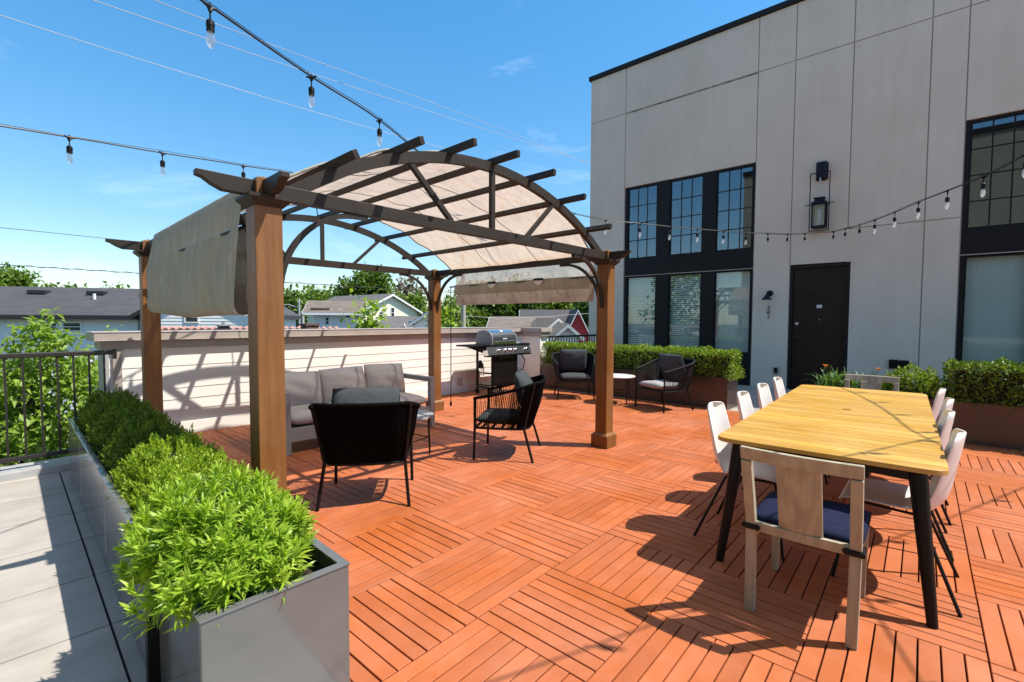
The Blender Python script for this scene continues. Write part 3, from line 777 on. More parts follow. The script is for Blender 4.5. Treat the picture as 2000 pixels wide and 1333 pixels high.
def curt(i, j):
    f = i * (len(cprof) - 1); k = min(int(f), len(cprof) - 2); f -= k
    u = cprof[k][0] * (1 - f) + cprof[k + 1][0] * f; z = cprof[k][1] * (1 - f) + cprof[k + 1][1] * f
    hgt = (z - 1.437) / .8
    vb = 2.66 + .10 * math.exp(-((z - 1.93) / .13) ** 2) - .22 * max(0, .45 - hgt)
    va = .20 + .05 * max(0, .3 - hgt)
    v = va + (vb - va) * j
    wob = .018 * math.sin(v * 5.1 + z * 3) + .010 * math.sin(v * 13 + z * 7)
    if i > .02: u += wob * min(1, (2.23 - z) * 3)
    if z < 1.6: z += .03 * j * j + .012 * math.sin(v * 3)
    return (u, v, z)
p = MB(); p.grid(curt, 52, 48); obj('left_curtain', p, M['curtain'], PG, smooth='all', fixn=False)
RU_ = PU + .055
p = MB(); p.grid(lambda i, j: (RU_ + .012 * math.sin(j * 17) * i - .06 * max(0, .12 - i), .20 + 2.44 * j, 2.235 - .285 * i), 10, 40); obj('sheer_drop', p, M['sheer'], PG, smooth='all', fixn=False)
p = MB(); p.grid(lambda i, j: (RU_ + .012 * math.sin(j * 17) * (1 - i * .3) + .02 * math.sin(i * PI), .20 + 2.44 * j, 1.95 - .30 * i), 8, 40); obj('curtain_band', p, M['band'], PG, smooth='all', fixn=False)
p = MB(); p.grid(lambda i, j: (RU_ - .022 - .012 * math.sin(i * PI) + .012 * math.sin(j * 17), .205 + 2.43 * j, 1.952 - .15 * i), 6, 40); obj('rod_pocket', p, M['curtain'], PG, smooth='all', fixn=False)
p = MB(); p.tube([(RU_ - .008, .12, 1.93), (RU_ - .008, 2.78, 1.93)], .011, 8); obj('curtain_rod', p, M['black'], PG)
p = MB(); p.tube([(-.05, .16, 1.96), (-.05, 2.74, 1.96)], .011, 8); obj('curtain_rod', p, M['black'], PG)
p = MB(); p.tube([(RU_ - .008, 2.76, 1.93), (RU_ - .01, 2.755, 1.0), (RU_ - .008, 2.76, .12)], .007, 6); p.lathe([(.012, 0), (.02, .03), (.012, .07)], 8, (0, 0, 1), (RU_ - .008, 2.76, .10)); obj('pull_cord', p, M['black'], PG)
def pg_world(u, v, z):
    a = math.radians(-1.8); return (1.10 + math.cos(a) * u - math.sin(a) * v, 2.81 + math.sin(a) * u + math.cos(a) * v, z)
for k, (v, lab) in enumerate(((1.82, 'small white half-moon lamp on the curtain band nearer the cedar post by the wall'), (.98, 'small white half-moon lamp on the curtain band nearer the front right post'))):
    l = thing('curtain_lamp', lab, 'lamp', pg_world(RU_ - .05, v, 1.945), math.radians(-1.8), 'half-moon lamps on the curtain band')
    p = MB(); n = 14
    poly = [(.062 * math.cos(PI + PI * i / n), -.012 + .062 * math.sin(PI + PI * i / n)) for i in range(n + 1)]
    p.prism(poly, 'x', -.02, .006); obj('lens', p, M['wtop'], l, bevel=.004)
    p = MB(); p.box(-.03, .006, -.066, .066, -.011, .014); obj('solar_top', p, M['black'], l)

# ------------------------------------------------------------------ string lights
def catmull(pts, n=6):
    P = [np.array(p, float) for p in pts]; P = [2 * P[0] - P[1]] + P + [2 * P[-1] - P[-2]]; out = []
    for i in range(1, len(P) - 2):
        for k in range(n):
            t = k / n
            out.append(.5 * ((2 * P[i]) + (-P[i - 1] + P[i + 1]) * t + (2 * P[i - 1] - 5 * P[i] + 4 * P[i + 1] - P[i + 2]) * t * t + (-P[i - 1] + 3 * P[i] - 3 * P[i + 1] + P[i + 2]) * t ** 3))
    out.append(P[-2]); return [tuple(p) for p in out]
_bm = {}
def bulb_parts(parent, loc):
    if not _bm:
        p = MB(); p.tube([(-.035, 0, 0), (-.012, 0, -.006), (0, 0, -.03)], .007, 6); p.tube([(.035, 0, 0), (.012, 0, -.006), (0, 0, -.03)], .007, 6)
        p.tube([(0, 0, .018), (0, 0, -.08)], .0042, 6)
        p.lathe([(.008, -.068), (.019, -.078), (.021, -.10), (.019, -.102), (.019, -.128)], 12)
        a = obj('socket', p, M['black'], parent, smooth=True); _bm['s'] = a.data
        p = MB(); p.lathe([(.013, -.128), (.016, -.14), (.0205, -.165), (.019, -.19), (.010, -.208), (.003, -.213)], 12)
        b = obj('bulb', p, M['bulb'], a, smooth=True); _bm['b'] = b.data
        p = MB(); p.tube([(0, 0, -.130), (-.004, 0, -.15), (.004, 0, -.175), (0, 0, -.185)], .0015, 5); f = obj('filament', p, M['brass'], a); _bm['f'] = f.data
    else:
        a = bpy.data.objects.new('socket', _bm['s']); C.objects.link(a); a.parent = parent
        b = bpy.data.objects.new('bulb', _bm['b']); C.objects.link(b); b.parent = a
        f = bpy.data.objects.new('filament', _bm['f']); C.objects.link(f); f.parent = a
    a.location = loc; a.rotation_euler = (0, 0, random.uniform(0, 3))
def string_light(label, pts, bulbs, lift=.02):
    s = thing('string_light', label, 'string light', (0, 0, 0), 0, 'string lights over the terrace')
    p = MB(); p.tube(catmull(pts), .0062, 6); obj('cable', p, M['cable'], s, smooth=True)
    q = [(a[0], a[1], a[2] + lift * (.3 + .7 * abs(math.sin(i * 1.3 + .5)))) for i, a in enumerate(pts)]
    p = MB(); p.tube(catmull(q), .0024, 5); obj('support_wire', p, M['cable'], s)
    for b in bulbs: bulb_parts(s, b)
    return s
W0 = (11.38, 1.582, 3.24)
SA = [(10.822, 1.799, 3.153), (10.235, 1.987, 3.083), (9.651, 2.189, 3.034), (9.073, 2.411, 2.997), (8.488, 2.613, 2.964), (7.916, 2.849, 2.943), (7.34, 3.078, 2.926), (6.763, 3.305, 2.914), (6.207, 3.579, 2.915)]
SA2 = [(5.62, 3.76, 2.93), (5.03, 3.93, 2.945), (4.44, 4.04, 2.96), (3.85, 4.02, 2.985), (3.28, 3.88, 3.01)]
S1 = [tuple(at(741, 235, 3.85)), tuple(at(608, 150, 3.25)), tuple(at(410, 12, 2.42))]
S1e = [tuple(at(300, -62, 2.1)), tuple(at(-150, -420, 1.6))]
string_light('long string light from the wall lantern over the pergola to the upper left', [W0] + SA + SA2 + S1 + S1e, SA + SA2 + S1)
SB = [(10.837, 1.332, 3.14), (10.269, 1.089, 3.083), (9.706, .835, 3.027), (9.135, .598, 2.986), (8.571, .341, 2.967), (8.005, .087, 2.961), (7.442, -.171, 2.941), (6.877, -.426, 2.925)]
SBx = [(6.33, -.66, 2.95), (5.78, -.86, 2.98), (5.22, -1.02, 3.0), (4.62, -1.17, 3.03), (4.05, -1.42, 3.06), (3.5, -1.65, 3.1)]
string_light('string light sagging from the wall lantern toward the upper right over the dining table', [W0] + SB + SBx, SB + SBx)
S2 = [tuple(at(135, 268, 3.75)), tuple(at(317, 299, 4.4)), tuple(at(475, 324, 5.15))]
string_light('string light on the left running behind the front pergola post', [tuple(at(-300, 225, 2.7)), tuple(at(-80, 236, 3.2))] + S2 + [tuple(at(600, 350, 5.9)), (2.95, 5.86, 2.74)], S2 + [tuple(at(-80, 236, 3.2))])
SX = [(6.4, -2.05, 3.05), (5.5, -1.67, 3.0), (4.91, -1.42, 3.0), (4.33, -1.17, 3.0), (3.8, -.95, 3.0), (3.36, -.75, 3.0), (2.8, -.52, 3.02), (2.2, -.27, 3.05)]
string_light('string light high over the near end of the dining table crossing the other string', [(7.5, -2.5, 3.1)] + SX + [(-1.5, 1.25, 3.3)], SX)
# ------------------------------------------------------------------ cushions
def cushion(w, d, h, puff=.35, nu=18, nv=14, crown=.0, seed=0, wr=.0):
    """soft box lying flat, centred, top crowned; w along x, d along y, h along z"""
    mb = MB(); r = random.Random(seed); ph = [r.uniform(0, 6) for _ in range(6)]
    def prof(t):   # t in -1..1 -> edge falloff
        return (1 - abs(t) ** 6) ** .5
    def top(i, j):
        a, b = i * 2 - 1, j * 2 - 1
        e = prof(a) * prof(b)
        ww = w / 2 * (1 - .03 * (1 - b * b) * 0 - .02 * abs(b) ** 3); dd = d / 2 * (1 - .02 * abs(a) ** 3)
        z = h * (.5 * e) * (1 - puff) + h * .5 * puff * (1 - a * a) * (1 - b * b) * 1.6
        z += wr * (math.sin(a * 5 + ph[0] + b * 2) + .6 * math.sin(b * 9 + ph[1] + a * 3) + .5 * math.sin((a + b) * 7 + ph[2])) * e
        return (a * ww, b * dd, z + crown * (1 - a * a) * (1 - b * b))
    mb.grid(top, nu, nv)
    mb.grid(lambda i, j: (lambda q: (q[0], q[1], -q[2]))(top(1 - i, j)), nu, nv)
    return mb
def weld(o, d=.0015):
    m = o.modifiers.new('w', 'WELD'); m.merge_threshold = d
    return o

# ------------------------------------------------------------------ rope lounge chair (faces local +Y)
def lounge(label, loc, rot, cush, ropem, group, cush2=None):
    r = thing('rope_armchair', label, 'armchair', loc, rot, group)
    # rim (top) and seat ring (bottom) as functions of s in 0..1 from the left front round the back to the right front
    def shape(s, fw, bw, fy, by, zf, zb, rc):
        # path: straight side, rounded corner, back, corner, side
        pts = []
        side = [(-fw, fy)]; 
        P = [(-fw, fy), (-(fw + bw) / 2 - .01, (fy + by) / 2 + .05), (-bw, by + rc)]
        for k in range(1, 9):
            t = k / 8 * PI / 2; P.append((-bw + rc * (1 - math.cos(t)), by + rc * (1 - math.sin(t))))
        P += [(0, by - .015)] 
        Q = P + [(-x, y) for x, y in reversed(P[:-1])]
        return Q
    RIM = shape(0, .325, .405, .27, -.40, 0, 0, .22)
    RING = shape(0, .30, .30, .27, -.27, 0, 0, .12)
    def resample(Q, n):
        Q = [np.array(q) for q in Q]; L = [0]
        for a, b in zip(Q, Q[1:]): L.append(L[-1] + np.linalg.norm(b - a))
        out = []
        for i in range(n):
            t = L[-1] * i / (n - 1); k = min(max(np.searchsorted(L, t) - 1, 0), len(Q) - 2)
            f = (t - L[k]) / (L[k + 1] - L[k]); out.append(Q[k] * (1 - f) + Q[k + 1] * f)
        return out
    N = 90
    rim = resample(RIM, N); ring = resample(RING, N)
    def zr(p): 
        t = min(max((.27 - p[1]) / .62, 0), 1); return .635 + .165 * (t ** 1.25)
    rim3 = [(p[0], p[1], zr(p)) for p in rim]; ring3 = [(p[0], p[1], .325) for p in ring]
    p = MB(); p.tube([(rim3[0][0], rim3[0][1], .62)] + rim3 + [(rim3[-1][0], rim3[-1][1], .62)], .016, 10); obj('arm_rail', p, ropem, r, smooth=True)
    p = MB(); p.tube(ring3, .013, 8); p.tube([ring3[0], ring3[-1]], .013, 8); 
    for k in range(5): p.bar((-.28, .2 - k * .1, .325), (.28, .2 - k * .1, .325), .03, .008)
    obj('seat_frame', p, M['black'], r, smooth=True)
    for sx in (-1, 1):
        p = MB(); p.tube([(sx * .325, .27, .64), (sx * .318, .27, .33), (sx * .325, .278, .0)], .0135, 8); obj('leg', p, M['black'], r, smooth=True)
        p = MB(); p.tube([(sx * .352, -.345, .79), (sx * .30, -.235, .33), (sx * .335, -.33, 0)], .0135, 8); obj('leg', p, M['black'], r, smooth=True)
    p = MB()
    rimN = resample(RIM, 400); ringN = resample(RING, 400)
    i = 0.0; side = True; first = 1
    while i < 399:
        f = i / 399; dist = min(f, 1 - f)
        step = 4.4 if dist < .20 else (2.0 if dist < .27 else .62)
        a = rimN[int(i)]; b = ringN[int(i)]
        A = Vector((a[0], a[1], zr(a))); B = Vector((b[0], b[1], .325))
        mid = (A + B) / 2; mid += Vector((mid.x, mid.y, 0)).normalized() * (.012 + random.uniform(-.004, .004)) + Vector((random.uniform(-.003, .003), 0, 0))
        p.tube([A, mid, B],   .0042 if dist < .27 else .0065, 4, caps=False)
        i += step
    obj('rope_weave', p, ropem, r, fixn=False)
    c = obj('seat_cushion', cushion(.54, .50, .11, .2, seed=1, wr=.003), cush, r, smooth='all'); c.location = (0, .035, .395); weld(c)
    bcush = obj('back_cushion', cushion(.52, .46, .15, .5, seed=2, wr=.006), cush2 or cush, r, smooth='all'); bcush.location = (0, -.205, .672); bcush.rotation_euler = (math.radians(72), 0, 0); weld(bcush)
    pp = MB(); n = 40; loop = []
    for k in range(n + 1):
        t = 2 * PI * k / n; x = math.copysign(abs(math.cos(t)) ** .25, math.cos(t)) * .255; y = math.copysign(abs(math.sin(t)) ** .25, math.sin(t)) * .215; loop.append((x, y, .0))
    pp.tube(loop, .006, 6, caps=False); pi_ = obj('piping', pp, M['black'], bcush, smooth=True)
    return r
M['greyl'] = noisy('light_grey_cushion', (.30, .295, .285), (.35, .345, .335), scale=50, rough=.9, bump=.1, bscale=250, spec=.15)
g1 = 'rope armchairs on the deck'
lounge('black rope armchair with its back to the camera under the pergola', (2.117, 3.388, 0), math.radians(50 - 90), M['charc'], M['rope'], g1)
lounge('black rope armchair turned to the left beside the front right pergola post', (3.76, 3.35, 0), math.radians(121.4 - 90), M['charc'], M['rope'], g1)
lounge('charcoal rope armchair with big upright cushion at the hedge near the grill', (7.32, 4.84, 0), math.radians(221 - 90), M['charc'], M['rope_grey'], g1)
lounge('charcoal rope armchair with light seat cushion seen from the side by the hedge', (7.37, 3.16, 0), math.radians(157 - 90), M['greyl'], M['rope_grey'], g1, M['charc'])

# ------------------------------------------------------------------ round side tables
def side_table(label, loc, rot, rad, h, top, group, sc=1):
    r = thing('side_table', label, 'side table', loc, rot, group)
    p = MB(); p.lathe([(rad - .004, h - .02), (rad, h - .016), (rad, h - .004), (rad - .004, h)], 40); obj('table_top', p, top, r, smooth=True)
    for k in range(4):
        a = PI / 4 + k * PI / 2; x, y = math.cos(a), math.sin(a); q = rad * .80
        p = MB(); p.tube([(x * q, y * q, h - .02), (x * (q + .015), y * (q + .015), 0)], .010, 8); obj('leg', p, M['black'], r, smooth=True)
    p = MB(); 
    for k in range(4):
        a = PI / 4 + k * PI / 2; b = a + PI / 2; q = rad * .80 + .008
        p.tube([(math.cos(a) * q, math.sin(a) * q, h * .42), (math.cos(b) * q, math.sin(b) * q, h * .42)], .006, 6)
    p.lathe([(rad * .78, h - .035), (rad * .80, h - .035), (rad * .80, h - .021), (rad * .78, h - .021)], 32)
    obj('stretcher', p, M['black'], r)
    return r
side_table('small round grey metal table between the sofa and the near armchair', (2.97, 4.06, 0), .15, .29, .435, M['alu'], 'round side tables')
side_table('small round white-topped table between the two armchairs at the hedge', (7.38, 3.98, 0), .35, .30, .475, M['wtop'], 'round side tables')

# ------------------------------------------------------------------ sofa (faces local -Y)
sf_ = thing('sofa', 'grey metal three-seat outdoor sofa with taupe cushions along the parapet', 'sofa', (3.09, 5.33, 0), math.radians(-1.0))
SW, SDp = 1.96, .80
for sx in (-1, 1):
    p = MB(); x0 = sx * (SW / 2 - .03)
    p.box(x0 - .035, x0 + .035, -SDp / 2, -SDp / 2 + .07, 0, .60); p.box(x0 - .035, x0 + .035, SDp / 2 - .07, SDp / 2, 0, .60); p.box(x0 - .036, x0 + .036, -SDp / 2 - .001, SDp / 2 + .001, .60, .66)
    obj('arm', p, M['alu'], sf_, bevel=.005)
p = MB(); p.box(-SW / 2 + .066, SW / 2 - .066, -SDp / 2 + .012, -SDp / 2 + .05, .13, .275); p.box(-SW / 2 + .066, SW / 2 - .066, SDp / 2 - .06, SDp / 2 - .02, .13, .275)
p.box(-SW / 2 + .066, SW / 2 - .066, -SDp / 2 + .05, SDp / 2 - .06, .22, .262); obj('seat_base', p, M['alu'], sf_, bevel=.004)
p = MB(); p.box(-SW / 2 + .066, SW / 2 - .066, SDp / 2 - .06, SDp / 2 - .02, .56, .63)
for k in range(7): p.box(-.82 + k * .27, -.78 + k * .27, SDp / 2 - .05, SDp / 2 - .03, .275, .56)
obj('back_frame', p, M['alu'], sf_, bevel=.004)
cw = (SW - .14) / 3
for k in range(3):
    c = obj('seat_cushion', cushion(cw - .006, .72, .155, .16, seed=10 + k, wr=.002), M['taupe'], sf_, smooth='all'); c.location = (-SW / 2 + .07 + cw * (k + .5), -.035, .352); weld(c)
    b = obj('back_cushion', cushion(cw + .01, .45, .25, .75, seed=20 + k, wr=.010, nu=24, nv=20), M['taupe'], sf_, smooth='all'); b.location = (-SW / 2 + .07 + cw * (k + .5), .20, .585 + .01 * k); b.rotation_euler = (math.radians(76), math.radians([1.5, -1, 2][k]), math.radians([-2, 1, 1][k])); weld(b)

# ------------------------------------------------------------------ gas grill (faces -Y)
gr = thing('gas_grill', 'stainless steel gas grill with black cart and side shelves against the parapet', 'grill', (6.77, 6.28, 0), 0)
def gx(x): return x - 6.77
def gy(y): return y - 6.28
p = MB(); n = 12; hy0, hy1 = gy(6.07), gy(6.52)
prof = [(hy0, .955), (hy0 - .004, 1.05)]
for k in range(n + 1):
    t = k / n * PI / 2; prof.append((hy0 + .215 * (1 - math.cos(t)), 1.075 + .165 * math.sin(t)))
prof += [(hy1 - .10, 1.225), (hy1 - .03, 1.16), (hy1, 1.04), (hy1, .955)]
p.prism(prof, 'x', gx(6.42), gx(7.10)); hood = obj('hood', p, M['steel'], gr, bevel=.006, smooth=True)
ep = MB()
prof2 = [(a + .0, b) for a, b in prof]
for xx in (gx(6.408), gx(7.100)):
    ep = MB(); ep.prism([(q[0] * .99, .955 + (q[1] - .955) * .985) for q in prof], 'x', xx, xx + .012); obj('end_cap', ep, M['alu'], hood)
hd = MB(); hd.tube([(gx(6.50), hy0 - .055, 1.02), (gx(7.02), hy0 - .055, 1.02)], .013, 10)
for x in (6.53, 6.99): hd.tube([(gx(x), hy0 - .055, 1.02), (gx(x), hy0, 1.02)], .009, 8)
obj('handle', hd, M['steel'], hood, smooth=True)
th = MB(); th.lathe([(.033, 0), (.033, .008), (.026, .012)], 20, (0, -.5, .86), (gx(6.76), hy0 + .10, 1.212)); obj('thermometer', th, M['wtop'], hood)
bg_ = MB(); bg_.box(gx(6.70), gx(6.82), hy0 - .006, hy0 - .003, 1.063, 1.083); obj('badge', bg_, M['wtop'], hood)
p = MB(); p.box(gx(6.40), gx(7.12), gy(6.05), gy(6.54), .885, .955); obj('firebox', p, M['black'], gr, bevel=.004)
p = MB()  # shelves
for a, b in ((5.88, 6.40), (7.12, 7.50)):
    p.box(gx(a), gx(b), gy(6.06), gy(6.50), .940, .968)
obj('side_shelf', p, M['black'], gr, bevel=.006)
for ya, yb_ in ((6.30, 6.33), (6.08, 6.10)):
    p = MB(); p.prism([(gx(5.95), .940), (gx(6.40), .940), (gx(6.40), .80)], 'y', gy(ya), gy(yb_)); obj('shelf_bracket', p, M['black'], gr)
p = MB(); p.lathe([(.10, .969), (.10, .978), (.085, .986)], 24, (0, 0, 1), (gx(7.28), gy(6.25), 0)); obj('side_burner', p, M['alu'], gr)
# control panel, leaning
p = MB()
pf = [(gy(6.035), .935), (gy(5.985), .775), (gy(6.02), .765), (gy(6.12), .765), (gy(6.12), .935)]
p.prism(pf, 'x', gx(6.22), gx(7.47)); cpn = obj('control_panel', p, M['steel'], gr, bevel=.004)
p = MB(); p.box(gx(6.215), gx(7.475), gy(5.978), gy(6.1), .745, .764); p.box(gx(6.215), gx(7.475), gy(6.022), gy(6.1), .936, .955)
obj('panel_trim', p, M['black'], cpn)
for x in (6.53, 6.70, 6.85, 7.00, 7.32):
    k = MB(); ax = (0, -.955, .298); o0 = (gx(x), gy(6.004), .85)
    k.lathe([(.040, 0), (.040, .006)], 18, ax, o0); k.lathe([(.030, .006), (.027, .035), (.020, .04)], 16, ax, o0)
    kn = obj('knob', k, M['steel'], cpn, smooth=True)
    k = MB(); c0 = Vector(o0) + Vector(ax) * .041; k.bar(c0 + Vector((0, -.0, -.022)), c0 + Vector((0, 0, .022)), .012, .014, ax); obj('grip', k, M['black'], kn)
p = MB(); p.box(gx(6.40), gx(7.12), gy(6.06), gy(6.085), .20, .74); p.box(gx(7.10), gx(7.118), gy(6.10), gy(6.49), .20, .88); p.box(gx(6.43), gx(7.09), gy(6.09), gy(6.49), .17, .195); obj('cabinet', p, M['black'], gr)
p = MB(); p.box(gx(6.415), gx(7.105), gy(6.040), gy(6.059), .22, .735); d_ = obj('door', p, M['black'], gr, bevel=.004)
p = MB(); p.box(gx(6.55), gx(6.97), gy(6.026), gy(6.039), .705, .725); obj('door_handle', p, M['steel'], d_)
for x, y in ((6.44, 6.50), (6.42, 6.08), (7.10, 6.08), (7.10, 6.50)):
    p = MB(); p.box(gx(x) - .017, gx(x) + .017, gy(y) - .017, gy(y) + .017, .06, .945); obj('leg', p, M['black'], gr)
    p = MB(); p.lathe([(.05, -.015), (.055, -.008), (.055, .008), (.05, .015)], 16, (1, 0, 0), (gx(x), gy(y), .056)); obj('wheel', p, M['black'], gr, smooth=True)
p = MB()
for z in (.12, .40):
    p.box(gx(6.43), gx(6.45), gy(6.10), gy(6.48), z + .002, z + .03)
obj('cross_bar', p, M['black'], gr)
p = MB(); p.tube([(gx(7.30), gy(6.12), .76), (gx(7.36), gy(6.06), .62), (gx(7.34), gy(6.08), .48), (gx(7.24), gy(6.12), .44), (gx(7.14), gy(6.15), .46)], .011, 8); obj('gas_hose', p, M['black'], gr, smooth=True)
p = MB(); p.lathe([(.05, .52), (.062, .54), (.062, .60), (.03, .64), (.03, .67)], 14, (0, 0, 1), (gx(6.27), gy(6.25), .0)); obj('grease_cup', p, M['black'], gr, smooth=True)
p = MB(); p.box(gx(6.24), gx(6.258), gy(6.20), gy(6.204), .40, .55); p.box(gx(6.285), gx(6.325), gy(6.20), gy(6.204), .385, .56); obj('paper_tag', p, M['wtop'], gr)

# ------------------------------------------------------------------ dining table
DT = thing('dining_table', 'long outdoor dining table with golden teak slats and dark splayed legs', 'dining table', (4.405, .425, 0), math.radians(1.2))
TL, TW, TH, TR = 3.06, 1.02, .745, .075
p = MB()
nb = 30; bw = TL / nb
def half_w(x):
    e = TL / 2 - abs(x)
    if e >= TR: return TW / 2
    e = max(e, 0); return TW / 2 - TR + math.sqrt(max(TR * TR - (TR - e) ** 2, 0))
for k in range(nb):
    x0 = -TL / 2 + k * bw + .0028; x1 = -TL / 2 + (k + 1) * bw - .0028
    if k == 0: x0 -= .0028
    if k == nb - 1: x1 += .0028
    xs = np.linspace(x0, x1, 12) if k in (0, nb - 1) else np.array([x0, x1])
    poly = [(x, -half_w(x)) for x in xs] + [(x, half_w(x)) for x in xs[::-1]]
    zt = TH + random.uniform(-.0008, .0008)
    if k in (15,):
        c = .02; xm = (x0 + x1) / 2
        p.prism([(x0, -half_w(x0)), (x1, -half_w(x1)), (x1, -.028), (x0, -.028)], 'z', TH - .024, zt)
        p.prism([(x0, .028), (x1, .028), (x1, half_w(x1)), (x0, half_w(x0))], 'z', TH - .024, zt)
        p.prism([(x0, -.028), (xm - .022, -.028), (xm - .022, .028), (x0, .028)], 'z', TH - .024, zt); p.prism([(xm + .022, -.028), (x1, -.028), (x1, .028), (xm + .022, .028)], 'z', TH - .024, zt)
    else:
        p.prism(poly, 'z', TH - .024, zt)
obj('table_top', p, M['teak'], DT, bevel=.0018, seg=1)
p = MB(); ax, ay = TL / 2 - .10, TW / 2 - .09
p.box(-ax, ax, -ay, -ay + .03, TH - .085, TH - .026); p.box(-ax, ax, ay - .03, ay, TH - .085, TH - .026)
p.box(-ax, -ax + .03, -ay + .03, ay - .03, TH - .085, TH - .026); p.box(ax - .03, ax, -ay + .03, ay - .03, TH - .085, TH - .026)
for x in (-.7, 0, .7): p.box(x - .02, x + .02, -ay + .03, ay - .03, TH - .06, TH - .026)
obj('apron', p, M['black'], DT)
for sx in (-1, 1):
    for sy in (-1, 1):
        p = MB(); a = Vector((sx * (ax - .02), sy * (ay - .02), TH - .027)); b = Vector((sx * (TL / 2 - .03), sy * (TW / 2 - .035), 0))
        p.tube([a, b], .03, 12, rads=[.040, .022]); obj('leg', p, M['black'], DT, smooth=True)
        

# ------------------------------------------------------------------ wooden dining chairs (face local +Y)
def wood_chair(label, loc, rot):
    r = thing('wooden_chair', label, 'chair', loc, rot, 'wooden chairs at the ends of the dining table')
    W2 = .205
    def yb(z): return -.25 if z < .42 else -.25 - .125 * ((z - .42) / .42) ** 1.15
    for sx in (-1, 1):
        p = MB(); n = 10; zs = np.linspace(0, .775, n)
        sweep(p, [(sx * (W2 + .008 * (z / .8)), yb(z) - .012 * max(0, .42 - z), z) for z in zs], (1, 0, 0), .044, .040)
        obj('leg', p, M['greyw'], r, bevel=.004)
        p = MB(); p.add([(sx * .20 - .016, .234, 0), (sx * .20 + .016, .234, 0), (sx * .20 + .016, .266, 0), (sx * .20 - .016, .266, 0), (sx * .20 - .023, .228, .40), (sx * .20 + .023, .228, .40), (sx * .20 + .023, .272, .40), (sx * .20 - .023, .272, .40)],
                        [(0, 3, 2, 1), (4, 5, 6, 7), (0, 1, 5, 4), (1, 2, 6, 5), (2, 3, 7, 6), (3, 0, 4, 7)]); obj('leg', p, M['greyw'], r, bevel=.004)
        p = MB(); p.bar((sx * .205, -.232, .385), (sx * .205, .228, .385), .026, .055); obj('side_rail', p, M['greyw'], r, bevel=.003)
    def curve(z0, z1, hw, th, dip, nn=12, topcurve=0):
        p = MB(); vs = []; fs = []
        for i in range(nn + 1):
            x = -hw + 2 * hw * i / nn; c = dip * (1 - (x / hw) ** 2)
            zz1 = z1 + topcurve * (1 - (x / hw) ** 2)
            vs += [(x, yb(z0) - c - th / 2, z0), (x, yb(z0) - c + th / 2, z0), (x, yb(zz1) - c + th / 2, zz1), (x, yb(zz1) - c - th / 2, zz1)]
        for i in range(nn):
            for k in range(4): fs.append((i * 4 + k, i * 4 + (k + 1) % 4, i * 4 + 4 + (k + 1) % 4, i * 4 + 4 + k))
        fs += [(3, 2, 1, 0), tuple(nn * 4 + k for k in range(4))]
        return p.add(vs, fs)
    obj('top_rail', curve(.776, .838, W2 + .031, .030, .022), M['greyw'], r, bevel=.004)
    obj('lower_rail', curve(.405, .452, W2 - .015, .026, .010), M['greyw'], r, bevel=.003)
    obj('splat', curve(.4525, .7755, .088, .014, .014), M['greyw'], r, bevel=.002)
    p = MB(); p.bar((-.18, .245, .385), (.18, .245, .385), .026, .05); p.box(-.19, .19, -.22, .24, .395, .410); obj('seat', p, M['greyw'], r)
    c = obj('seat_cushion', cushion(.47, .48, .075, .2, seed=33, wr=.002), M['navy'], r, smooth='all'); c.location = (0, .01, .450); weld(c)
    for sx in (-1, 1):
        st = MB(); q = .030; loop = [(sx * W2 - q, -.275 - 0, .425), (sx * W2 + q, -.275, .425), (sx * W2 + q, -.205, .428), (sx * W2 - q, -.205, .428), (sx * W2 - q, -.275, .425)]
        st.tube(loop, .014, 8); obj('tie_strap', st, M['black'], r, smooth=True)
    return r
wood_chair('weathered wooden chair with navy cushion at the near end of the table', (2.75, .395, 0), math.radians(-90))
wood_chair('weathered wooden chair at the far end of the table by the lilies', (6.08, .40, 0), math.radians(90))

